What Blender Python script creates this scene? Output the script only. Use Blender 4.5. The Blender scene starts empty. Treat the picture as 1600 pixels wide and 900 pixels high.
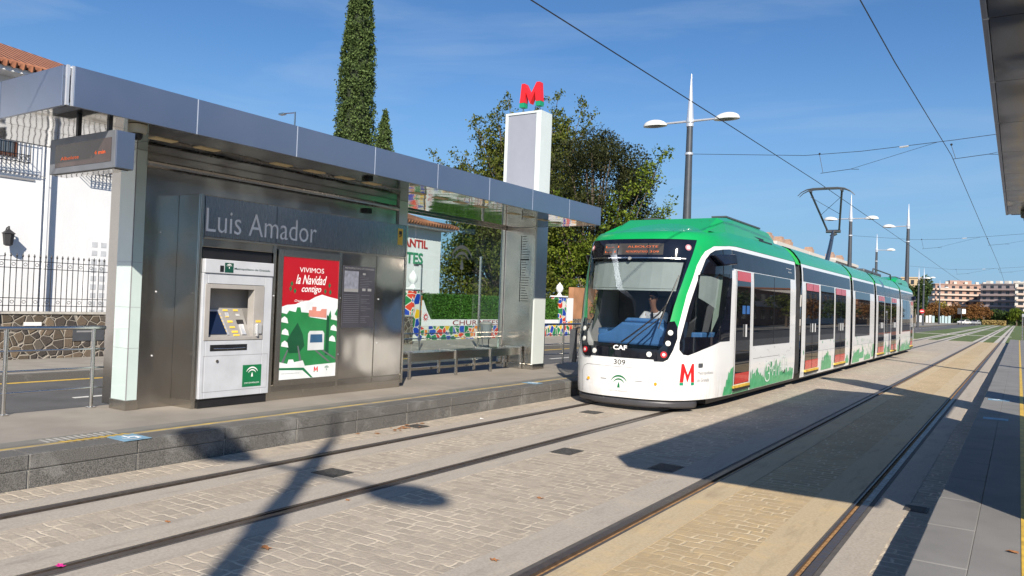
import bpy, bmesh, math, random
import numpy as np
from mathutils import Vector, Matrix, noise
R = math.radians
random.seed(7)
SC = bpy.context.scene
COL = SC.collection
# ------------------------------------------------------------------ camera
cam = bpy.data.objects.new('camera', bpy.data.cameras.new('camera'))
COL.objects.link(cam)
cam.data.sensor_width = 36.0
cam.data.lens = 27.11
cam.data.clip_start = 0.05
cam.data.clip_end = 3000
cam.matrix_world = Matrix(((0.83506683, -0.0210195, 0.54974682, 0.0),
                           (0.54890387, -0.03534608, -0.83513783, 0.0),
                           (0.03698558, 0.99915406, -0.01797865, 1.7876),
                           (0, 0, 0, 1)))
SC.camera = cam
# ------------------------------------------------------------------ sky, sun, exposure
SUN = Vector((0.975, -1.23, 1.0)).normalized()
world = bpy.data.worlds.new('World')
SC.world = world
world.use_nodes = True
wn = world.node_tree
bg = wn.nodes['Background']
sky = wn.nodes.new('ShaderNodeTexSky')
sky.sky_type = 'NISHITA'
sky.sun_disc = False
sky.sun_elevation = math.asin(SUN.z)
sky.sun_rotation = math.atan2(SUN.x, SUN.y)
sky.air_density = 1.1
sky.dust_density = 0.3
sky.ozone_density = 3.2
sky.altitude = 700
bg.inputs['Strength'].default_value = 0.064
# thin cirrus streaks mixed into the sky
tc = wn.nodes.new('ShaderNodeTexCoord')
mp_ = wn.nodes.new('ShaderNodeMapping'); mp_.inputs['Scale'].default_value = (1.3, 2.2, 9.0)
mp_.inputs['Rotation'].default_value = (0.12, 0.1, 0.3)
nz = wn.nodes.new('ShaderNodeTexNoise'); nz.inputs['Scale'].default_value = 1.6; nz.inputs['Detail'].default_value = 7; nz.inputs['Roughness'].default_value = 0.55
nz.inputs['Distortion'].default_value = 0.5
cr = wn.nodes.new('ShaderNodeValToRGB'); cr.color_ramp.elements[0].position = 0.46; cr.color_ramp.elements[1].position = 0.85
cr.color_ramp.elements[1].color = (0.30, 0.30, 0.30, 1)
mx = wn.nodes.new('ShaderNodeMix'); mx.data_type = 'RGBA'
mx.inputs[7].default_value = (6.0, 7.2, 8.6, 1)
wn.links.new(tc.outputs['Generated'], mp_.inputs['Vector']); wn.links.new(mp_.outputs['Vector'], nz.inputs['Vector'])
wn.links.new(nz.outputs['Fac'], cr.inputs['Fac']); wn.links.new(cr.outputs['Color'], mx.inputs[0])
tint = wn.nodes.new('ShaderNodeMix'); tint.data_type = 'RGBA'; tint.blend_type = 'MULTIPLY'; tint.inputs[0].default_value = 1.0
tint.inputs[7].default_value = (0.66, 0.97, 1.24, 1)
wn.links.new(sky.outputs['Color'], tint.inputs[6])
# cooler air near the horizon
sp = wn.nodes.new('ShaderNodeSeparateXYZ'); wn.links.new(tc.outputs['Generated'], sp.inputs[0])
hr_ = wn.nodes.new('ShaderNodeMapRange'); hr_.inputs['From Min'].default_value = 0.0; hr_.inputs['From Max'].default_value = 0.34
hr_.inputs['To Min'].default_value = 0.85; hr_.inputs['To Max'].default_value = 0.0; hr_.interpolation_type = 'SMOOTHSTEP'
wn.links.new(sp.outputs['Z'], hr_.inputs['Value'])
hz_ = wn.nodes.new('ShaderNodeMix'); hz_.data_type = 'RGBA'; hz_.inputs[7].default_value = (2.9, 4.9, 7.2, 1)
wn.links.new(hr_.outputs['Result'], hz_.inputs[0]); wn.links.new(tint.outputs[2], hz_.inputs[6])
wn.links.new(hz_.outputs[2], mx.inputs[6]); wn.links.new(mx.outputs[2], bg.inputs['Color'])
sd = bpy.data.lights.new('sun', 'SUN'); sd.energy = 5.0; sd.angle = R(0.53); sd.color = (1.0, 0.91, 0.78)
sun = bpy.data.objects.new('sun', sd); COL.objects.link(sun)
sun.rotation_euler = (-SUN).to_track_quat('-Z', 'Y').to_euler()
sun.location = SUN * 60
SC.view_settings.view_transform = 'Standard'
SC.view_settings.look = 'None'
SC.view_settings.exposure = 0.6
SC.view_settings.gamma = 1.0
SC.view_settings.use_curve_mapping = False
SC.render.engine = 'CYCLES'
SC.cycles.max_bounces = 8
SC.cycles.transparent_max_bounces = 12

# ------------------------------------------------------------------ materials
def nodes(m):
    m.use_nodes = True
    return m.node_tree.nodes, m.node_tree.links, m.node_tree.nodes['Principled BSDF']

def rgb(c): return (c[0], c[1], c[2], 1)

def pm(name, color, rough=0.6, metal=0.0, var=0.12, scale=4.0, bump=0.0, bscale=40.0, coat=0.0, spec=0.5,
       emit=None, estr=0.0, stretch=None, color2=None, rvar=0.0, rscale=None):
    m = bpy.data.materials.new(name)
    N, L, b = nodes(m)
    b.inputs['Roughness'].default_value = rough
    b.inputs['Metallic'].default_value = metal
    b.inputs['Coat Weight'].default_value = coat
    b.inputs['Coat Roughness'].default_value = 0.04
    b.inputs['Specular IOR Level'].default_value = spec
    tcn = N.new('ShaderNodeTexCoord')
    src = tcn.outputs['Object']
    if stretch:
        mp = N.new('ShaderNodeMapping'); mp.inputs['Scale'].default_value = stretch
        L.new(src, mp.inputs['Vector']); src = mp.outputs['Vector']
    n = N.new('ShaderNodeTexNoise'); n.inputs['Scale'].default_value = scale; n.inputs['Detail'].default_value = 6
    L.new(src, n.inputs['Vector'])
    mixn = N.new('ShaderNodeMix'); mixn.data_type = 'RGBA'
    c2 = color2 if color2 else tuple(min(1, c * (1 + var)) for c in color)
    c1 = color if color2 else tuple(c * (1 - var) for c in color)
    mixn.inputs[6].default_value = rgb(c1); mixn.inputs[7].default_value = rgb(c2)
    r = N.new('ShaderNodeMapRange'); r.inputs['From Min'].default_value = 0.3; r.inputs['From Max'].default_value = 0.7
    L.new(n.outputs['Fac'], r.inputs['Value']); L.new(r.outputs['Result'], mixn.inputs[0])
    L.new(mixn.outputs[2], b.inputs['Base Color'])
    if rvar:
        n3 = N.new('ShaderNodeTexNoise'); n3.inputs['Scale'].default_value = rscale or scale; n3.inputs['Detail'].default_value = 5
        L.new(src, n3.inputs['Vector'])
        r3 = N.new('ShaderNodeMapRange'); r3.inputs['From Min'].default_value = 0.3; r3.inputs['From Max'].default_value = 0.7
        r3.inputs['To Min'].default_value = max(0, rough - rvar); r3.inputs['To Max'].default_value = rough + rvar
        L.new(n3.outputs['Fac'], r3.inputs['Value']); L.new(r3.outputs['Result'], b.inputs['Roughness'])
    if bump:
        n2 = N.new('ShaderNodeTexNoise'); n2.inputs['Scale'].default_value = bscale; n2.inputs['Detail'].default_value = 5
        L.new(src, n2.inputs['Vector'])
        bp = N.new('ShaderNodeBump'); bp.inputs['Strength'].default_value = bump; bp.inputs['Distance'].default_value = 0.02
        L.new(n2.outputs['Fac'], bp.inputs['Height']); L.new(bp.outputs['Normal'], b.inputs['Normal'])
    if emit:
        b.inputs['Emission Color'].default_value = rgb(emit); b.inputs['Emission Strength'].default_value = estr
    return m

def glass(name, tint=(0.8, 0.9, 0.9), fac_min=0.06, rough=0.01, opacity=0.0, body=(0.02, 0.03, 0.03)):
    """clear pane: transparent, with a fresnel reflection on top"""
    m = bpy.data.materials.new(name); m.use_nodes = True
    N, L = m.node_tree.nodes, m.node_tree.links
    for n in list(N): N.remove(n)
    out = N.new('ShaderNodeOutputMaterial'); tr = N.new('ShaderNodeBsdfTransparent'); tr.inputs['Color'].default_value = rgb(tint)
    gl = N.new('ShaderNodeBsdfGlossy'); gl.inputs['Roughness'].default_value = rough
    lw = N.new('ShaderNodeLayerWeight'); lw.inputs['Blend'].default_value = .5
    fr = mth(N, L, 'ADD', mth(N, L, 'MULTIPLY', mth(N, L, 'POWER', lw.outputs['Facing'], 4.5), .9), fac_min)
    mix = N.new('ShaderNodeMixShader')
    L.new(fr, mix.inputs[0])
    if opacity:
        df = N.new('ShaderNodeBsdfDiffuse'); df.inputs['Color'].default_value = rgb(body)
        m2 = N.new('ShaderNodeMixShader'); m2.inputs[0].default_value = opacity
        L.new(tr.outputs[0], m2.inputs[1]); L.new(df.outputs[0], m2.inputs[2]); L.new(m2.outputs[0], mix.inputs[1])
    else:
        L.new(tr.outputs[0], mix.inputs[1])
    L.new(gl.outputs[0], mix.inputs[2]); L.new(mix.outputs[0], out.inputs['Surface'])
    return m

def mth(N, L, op, a, b=None, clamp=False):
    n = N.new('ShaderNodeMath'); n.operation = op; n.use_clamp = clamp
    for i, v in enumerate((a, b)):
        if v is None: continue
        if hasattr(v, 'node'): L.new(v, n.inputs[i])
        else: n.inputs[i].default_value = v
    return n.outputs[0]

def mixc(N, L, f, a, b):
    n = N.new('ShaderNodeMix'); n.data_type = 'RGBA'
    for i, v in ((0, f), (6, a), (7, b)):
        if hasattr(v, 'node'): L.new(v, n.inputs[i])
        elif i == 0: n.inputs[0].default_value = v
        else: n.inputs[i].default_value = rgb(v)
    return n.outputs[2]

def setts(name, ca, cb, mortar, sand, sandfac=0.5, bw=0.21, rh=0.125):
    """worn granite setts with pale irregular joints, partly buried in sand"""
    m = bpy.data.materials.new(name); N, L, b = nodes(m)
    tcn = N.new('ShaderNodeTexCoord'); src = tcn.outputs['Object']
    dn = N.new('ShaderNodeTexNoise'); dn.inputs['Scale'].default_value = 2.4; dn.inputs['Detail'].default_value = 5; dn.inputs['Roughness'].default_value = .62
    L.new(src, dn.inputs['Vector'])
    sub = N.new('ShaderNodeVectorMath'); sub.operation = 'SUBTRACT'; L.new(dn.outputs['Color'], sub.inputs[0]); sub.inputs[1].default_value = (.5, .5, .5)
    sc = N.new('ShaderNodeVectorMath'); sc.operation = 'SCALE'; L.new(sub.outputs[0], sc.inputs[0]); sc.inputs['Scale'].default_value = 0.16
    add = N.new('ShaderNodeVectorMath'); add.operation = 'ADD'; L.new(src, add.inputs[0]); L.new(sc.outputs[0], add.inputs[1])
    br = N.new('ShaderNodeTexBrick'); br.offset = 0.43; br.squash = 1.25; br.squash_frequency = 3
    br.inputs['Scale'].default_value = 1.0; br.inputs['Brick Width'].default_value = bw; br.inputs['Row Height'].default_value = rh
    br.inputs['Mortar Size'].default_value = 0.016; br.inputs['Mortar Smooth'].default_value = 0.85; br.inputs['Bias'].default_value = 0.0
    br.inputs['Color1'].default_value = rgb(ca); br.inputs['Color2'].default_value = rgb(cb); br.inputs['Mortar'].default_value = rgb(ca)
    L.new(add.outputs[0], br.inputs['Vector'])
    f1 = N.new('ShaderNodeTexNoise'); f1.inputs['Scale'].default_value = 30; f1.inputs['Detail'].default_value = 6; L.new(src, f1.inputs['Vector'])
    stone = mixc(N, L, mth(N, L, 'MULTIPLY', f1.outputs['Fac'], 0.35), br.outputs['Color'], tuple(c * 0.55 for c in ca))
    # joints: presence varies from place to place
    f2 = N.new('ShaderNodeTexNoise'); f2.inputs['Scale'].default_value = 2.1; f2.inputs['Detail'].default_value = 6; f2.inputs['Roughness'].default_value = .65; L.new(src, f2.inputs['Vector'])
    jr = N.new('ShaderNodeMapRange'); jr.inputs['From Min'].default_value = 0.42; jr.inputs['From Max'].default_value = 0.62; L.new(f2.outputs['Fac'], jr.inputs['Value'])
    fj = N.new('ShaderNodeTexNoise'); fj.inputs['Scale'].default_value = 14; fj.inputs['Detail'].default_value = 4; L.new(src, fj.inputs['Vector'])
    joint = mth(N, L, 'MULTIPLY', mth(N, L, 'MULTIPLY', br.outputs['Fac'], mth(N, L, 'MULTIPLY', fj.outputs['Fac'], 1.9, True)), mth(N, L, 'ADD', jr.outputs['Result'], 0.22), True)
    c1 = mixc(N, L, joint, stone, mortar)
    f3 = N.new('ShaderNodeTexNoise'); f3.inputs['Scale'].default_value = 7; f3.inputs['Detail'].default_value = 8; f3.inputs['Roughness'].default_value = .7; L.new(src, f3.inputs['Vector'])
    sr = N.new('ShaderNodeMapRange'); sr.inputs['From Min'].default_value = 0.5; sr.inputs['From Max'].default_value = 0.72; sr.inputs['To Max'].default_value = sandfac
    L.new(f3.outputs['Fac'], sr.inputs['Value'])
    c2 = mixc(N, L, sr.outputs['Result'], c1, sand)
    f4 = N.new('ShaderNodeTexNoise'); f4.inputs['Scale'].default_value = 0.45; f4.inputs['Detail'].default_value = 4; L.new(src, f4.inputs['Vector'])
    br4 = N.new('ShaderNodeMapRange'); br4.inputs['From Min'].default_value = .3; br4.inputs['From Max'].default_value = .7; br4.inputs['To Max'].default_value = .25
    L.new(f4.outputs['Fac'], br4.inputs['Value'])
    c3 = mixc(N, L, br4.outputs['Result'], c2, tuple(c * 0.62 for c in ca))
    L.new(c3, b.inputs['Base Color']); b.inputs['Roughness'].default_value = 0.85; b.inputs['Specular IOR Level'].default_value = .3
    h = mth(N, L, 'ADD', mth(N, L, 'MULTIPLY', joint, -0.7), mth(N, L, 'MULTIPLY', f1.outputs['Fac'], 0.8))
    bp = N.new('ShaderNodeBump'); bp.inputs['Strength'].default_value = 0.55; bp.inputs['Distance'].default_value = 0.012
    L.new(h, bp.inputs['Height']); L.new(bp.outputs['Normal'], b.inputs['Normal'])
    return m

def cells(name, palette, mortar, scale=3.0, gap=0.05, rough=0.6, stretch=(1, 1, 1), var=0.0, bump=0.3, rnd=1.0):
    """broken tile or rubble stone: Voronoi pieces in palette colours with a joint between them"""
    m = bpy.data.materials.new(name); N, L, b = nodes(m)
    tcn = N.new('ShaderNodeTexCoord'); mp = N.new('ShaderNodeMapping'); mp.inputs['Scale'].default_value = stretch
    L.new(tcn.outputs['Object'], mp.inputs['Vector'])
    v = N.new('ShaderNodeTexVoronoi'); v.inputs['Scale'].default_value = scale; v.inputs['Randomness'].default_value = rnd
    e = N.new('ShaderNodeTexVoronoi'); e.feature = 'DISTANCE_TO_EDGE'; e.inputs['Scale'].default_value = scale; e.inputs['Randomness'].default_value = rnd
    L.new(mp.outputs['Vector'], v.inputs['Vector']); L.new(mp.outputs['Vector'], e.inputs['Vector'])
    sep = N.new('ShaderNodeSeparateColor'); L.new(v.outputs['Color'], sep.inputs[0])
    ramp = N.new('ShaderNodeValToRGB'); ramp.color_ramp.interpolation = 'CONSTANT'
    el = ramp.color_ramp.elements
    el[0].position = 0; el[0].color = rgb(palette[0]); el[1].position = 1 / len(palette); el[1].color = rgb(palette[1])
    for i in range(2, len(palette)):
        k = el.new(i / len(palette)); k.color = rgb(palette[i])
    L.new(sep.outputs[0], ramp.inputs['Fac'])
    col = ramp.outputs['Color']
    n = N.new('ShaderNodeTexNoise'); n.inputs['Scale'].default_value = scale * 7; n.inputs['Detail'].default_value = 6; L.new(tcn.outputs['Object'], n.inputs['Vector'])
    if var: col = mixc(N, L, mth(N, L, 'MULTIPLY', n.outputs['Fac'], var), col, (0.02, 0.018, 0.015))
    lt = mth(N, L, 'LESS_THAN', e.outputs['Distance'], gap)
    c = mixc(N, L, lt, col, mortar)
    L.new(c, b.inputs['Base Color']); b.inputs['Roughness'].default_value = rough
    sm = N.new('ShaderNodeMapRange'); sm.inputs['From Max'].default_value = gap * 2.2; L.new(e.outputs['Distance'], sm.inputs['Value'])
    h = mth(N, L, 'ADD', sm.outputs['Result'], mth(N, L, 'MULTIPLY', n.outputs['Fac'], var))
    bp = N.new('ShaderNodeBump'); bp.inputs['Strength'].default_value = bump; bp.inputs['Distance'].default_value = 0.03
    L.new(h, bp.inputs['Height']); L.new(bp.outputs['Normal'], b.inputs['Normal'])
    return m

def granite(name, base, speck, scale=120, rough=.7, blot=(.6, .6, .58), blotf=.35, streak=None):
    m = bpy.data.materials.new(name); N, L, b = nodes(m)
    tcn = N.new('ShaderNodeTexCoord'); src = tcn.outputs['Object']
    n = N.new('ShaderNodeTexNoise'); n.inputs['Scale'].default_value = scale; n.inputs['Detail'].default_value = 2; L.new(src, n.inputs['Vector'])
    r = N.new('ShaderNodeMapRange'); r.inputs['From Min'].default_value = .4; r.inputs['From Max'].default_value = .6; L.new(n.outputs['Fac'], r.inputs['Value'])
    c = mixc(N, L, r.outputs['Result'], base, speck)
    n2 = N.new('ShaderNodeTexNoise'); n2.inputs['Scale'].default_value = 2.2; n2.inputs['Detail'].default_value = 8; n2.inputs['Roughness'].default_value = .7; L.new(src, n2.inputs['Vector'])
    r2 = N.new('ShaderNodeMapRange'); r2.inputs['From Min'].default_value = .52; r2.inputs['From Max'].default_value = .75; r2.inputs['To Max'].default_value = blotf; L.new(n2.outputs['Fac'], r2.inputs['Value'])
    c = mixc(N, L, r2.outputs['Result'], c, blot)
    if streak:
        mp = N.new('ShaderNodeMapping'); mp.inputs['Scale'].default_value = (5, .8, 1); L.new(src, mp.inputs['Vector'])
        n4 = N.new('ShaderNodeTexNoise'); n4.inputs['Scale'].default_value = 1.6; n4.inputs['Detail'].default_value = 7; n4.inputs['Roughness'].default_value = .65; L.new(mp.outputs['Vector'], n4.inputs['Vector'])
        r4 = N.new('ShaderNodeMapRange'); r4.inputs['From Min'].default_value = .52; r4.inputs['From Max'].default_value = .72; r4.inputs['To Max'].default_value = .55; L.new(n4.outputs['Fac'], r4.inputs['Value'])
        c = mixc(N, L, r4.outputs['Result'], c, streak)
    L.new(c, b.inputs['Base Color']); b.inputs['Roughness'].default_value = rough
    bp = N.new('ShaderNodeBump'); bp.inputs['Strength'].default_value = .25; bp.inputs['Distance'].default_value = .006
    L.new(n.outputs['Fac'], bp.inputs['Height']); L.new(bp.outputs['Normal'], b.inputs['Normal'])
    return m

def leafmat(name, dark, light, rough=.55, trans=.25):
    m = bpy.data.materials.new(name); N, L, b = nodes(m)
    g = N.new('ShaderNodeNewGeometry'); ramp = N.new('ShaderNodeValToRGB')
    ramp.color_ramp.elements[0].color = rgb(dark); ramp.color_ramp.elements[1].color = rgb(light)
    L.new(g.outputs['Random Per Island'], ramp.inputs['Fac'])
    L.new(ramp.outputs['Color'], b.inputs['Base Color']); b.inputs['Roughness'].default_value = rough
    b.inputs['Specular IOR Level'].default_value = .12
    tr = N.new('ShaderNodeBsdfTranslucent'); L.new(ramp.outputs['Color'], tr.inputs['Color'])
    mx_ = N.new('ShaderNodeMixShader'); mx_.inputs[0].default_value = trans
    L.new(b.outputs[0], mx_.inputs[1]); L.new(tr.outputs[0], mx_.inputs[2]); L.new(mx_.outputs[0], N['Material Output'].inputs['Surface'])
    return m

def steel(name, base=(.5, .49, .47), rough=.24, wav=.0, axis='z', var=.12):
    """brushed stainless sheet: stretched fine noise in roughness and a slow waviness in the sheet"""
    m = bpy.data.materials.new(name); N, L, b = nodes(m)
    b.inputs['Metallic'].default_value = 1.0; 
    tcn = N.new('ShaderNodeTexCoord'); mp = N.new('ShaderNodeMapping')
    mp.inputs['Scale'].default_value = {'z': (60, 60, 1.5), 'h': (1.5, 1.5, 70), 'n': (3, 3, 3)}[axis]
    L.new(tcn.outputs['Object'], mp.inputs['Vector'])
    n = N.new('ShaderNodeTexNoise'); n.inputs['Scale'].default_value = 4; n.inputs['Detail'].default_value = 4; L.new(mp.outputs['Vector'], n.inputs['Vector'])
    r = N.new('ShaderNodeMapRange'); r.inputs['To Min'].default_value = rough * .75; r.inputs['To Max'].default_value = rough * 1.3; L.new(n.outputs['Fac'], r.inputs['Value'])
    L.new(r.outputs['Result'], b.inputs['Roughness'])
    n2 = N.new('ShaderNodeTexNoise'); n2.inputs['Scale'].default_value = 1.1; n2.inputs['Detail'].default_value = 5; L.new(tcn.outputs['Object'], n2.inputs['Vector'])
    L.new(mixc(N, L, n2.outputs['Fac'], tuple(c * (1 - var) for c in base), tuple(min(1, c * (1 + var)) for c in base)), b.inputs['Base Color'])
    if wav:
        n3 = N.new('ShaderNodeTexNoise'); n3.inputs['Scale'].default_value = 1.5; n3.inputs['Detail'].default_value = 1; L.new(tcn.outputs['Object'], n3.inputs['Vector'])
        bp = N.new('ShaderNodeBump'); bp.inputs['Strength'].default_value = wav; bp.inputs['Distance'].default_value = .05
        L.new(n3.outputs['Fac'], bp.inputs['Height']); L.new(bp.outputs['Normal'], b.inputs['Normal'])
    return m

M = {}
M['asphalt'] = pm('asphalt', (.085, .085, .088), .85, var=.25, scale=1.2, bump=.5, bscale=160)
M['soil'] = pm('soil', (.20, .17, .13), .9, var=.3, scale=.5, bump=.3, bscale=20)
M['pavement'] = pm('pavement', (.26, .24, .21), .85, var=.15, scale=2.2, bump=.2, bscale=60)
M['platform'] = pm('platform_paving', (.26, .235, .205), .8, var=.14, scale=1.7, bump=.25, bscale=120)
M['platform_dark'] = pm('platform_granite', (.185, .18, .175), .75, var=.14, scale=1.9, bump=.2, bscale=110)
M['kerb'] = granite('kerb_granite', (.055, .053, .050), (.155, .15, .142), blotf=.25)
M['kerbtop'] = pm('kerb_top', (.15, .147, .14), .75, var=.2, scale=2.5, bump=.2, bscale=120)
M['mortar'] = pm('mortar', (.42, .40, .36), .9, var=.2, scale=12)
M['setts'] = setts('granite_setts', (.355, .308, .255), (.46, .40, .33), (.64, .56, .445), (.53, .455, .35), .85, .185, .118)
M['setts_tan'] = setts('sandy_setts', (.42, .325, .20), (.51, .395, .245), (.66, .55, .38), (.53, .385, .20), .9, .19, .12)
M['concrete'] = granite('rail_concrete', (.34, .30, .255), (.39, .35, .30), 45, .85, (.46, .40, .32), .6, (.20, .175, .15))
M['concrete_tan'] = granite('sandy_concrete', (.42, .335, .215), (.47, .38, .25), 45, .85, (.54, .40, .21), .9, (.24, .175, .11))
M['rubber'] = pm('rail_seal', (.085, .078, .074), .8, var=.2, scale=8, bump=.3, bscale=90)
M['rail'] = pm('rail_steel', (.10, .08, .068), .42, metal=.45, var=.25, scale=20, rvar=.12)
M['rail_groove'] = pm('rail_groove_rust', (.20, .105, .045), .9, var=.4, scale=25, color2=(.42, .24, .10), bump=.5, bscale=60)
M['rail_groove_grey'] = pm('rail_groove_dust', (.14, .115, .09), .9, var=.3, scale=25, bump=.5, bscale=60)
M['yellow'] = pm('yellow_paint', (.58, .38, .05), .6, var=.25, scale=9)
M['yellow_worn'] = pm('worn_yellow_paint', (.22, .19, .14), .7, scale=4, color2=(.52, .37, .08))
M['whiteline'] = pm('white_road_paint', (.55, .55, .53), .7, var=.2, scale=9)
M['bluepaint'] = pm('blue_paint', (.16, .30, .42), .6, var=.2, scale=14)
M['cast'] = pm('cast_iron', (.075, .072, .070), .6, metal=.3, var=.3, scale=30, bump=.6, bscale=110)
M['grass'] = pm('lawn', (.05, .085, .022), .95, var=.3, scale=6, color2=(.12, .16, .05), bump=.8, bscale=60)
M['steel'] = steel('brushed_steel', (.52, .49, .44))
M['steel_dark'] = steel('brushed_steel_wall', (.43, .405, .375), .21, wav=.45, var=.2)
M['steel_panel'] = steel('polished_steel_panel', (.55, .52, .48), .16, wav=.45, var=.15)
M['mirror'] = steel('mirror_steel_soffit', (.46, .45, .43), .05, wav=.13, axis='n', var=.06)
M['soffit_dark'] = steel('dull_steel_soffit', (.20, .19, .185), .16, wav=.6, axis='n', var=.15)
M['alu'] = pm('anodised_fascia', (.31, .36, .46), .33, metal=.85, var=.05, scale=1.3, rvar=.05)
M['alu_light'] = pm('aluminium_trim', (.75, .76, .78), .3, metal=.6, var=.05)
M['tube'] = steel('satin_steel_tube', (.62, .60, .57), .25, axis='n')
M['frost'] = pm('white_backlit_glass', (.50, .60, .58), .12, var=.03, coat=.6)
M['frost_rim'] = pm('white_glass_rim', (.58, .63, .62), .25, var=.02, coat=.3)
M['opal'] = pm('grey_totem_face', (.27, .285, .33), .3, var=.03)
M['white'] = pm('white_panel', (.72, .73, .74), .4, var=.03)
M['machine'] = pm('ticket_machine_white', (.47, .49, .53), .42, var=.08, coat=.2)
M['machine_grey'] = pm('ticket_machine_recess', (.27, .26, .25), .5, var=.1)
M['black'] = pm('black_plastic', (.012, .012, .014), .4, var=.2)
M['darkgrey'] = pm('dark_grey_paint', (.07, .075, .085), .45, var=.1)
M['screen'] = pm('dark_blue_screen', (.012, .02, .05), .08, var=.1)
M['labelyellow'] = pm('yellow_label', (.80, .52, .07), .5, var=.1)
M['logo_green'] = pm('logo_green', (.006, .15, .055), .4, var=.05)
M['red'] = pm('logo_red', (.66, .015, .018), .35, var=.05, coat=.3)
M['ink'] = pm('dark_ink', (.03, .03, .032), .6, var=.1)
M['greyink'] = pm('grey_ink', (.25, .25, .26), .6, var=.1)
M['whiteink'] = pm('white_ink', (.82, .82, .82), .5, var=.03)
M['letter'] = pm('light_letters', (.82, .82, .84), .5, var=.06)
M['warmlamp'] = pm('soffit_lens', (.62, .50, .28), .5, var=.05)

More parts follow.
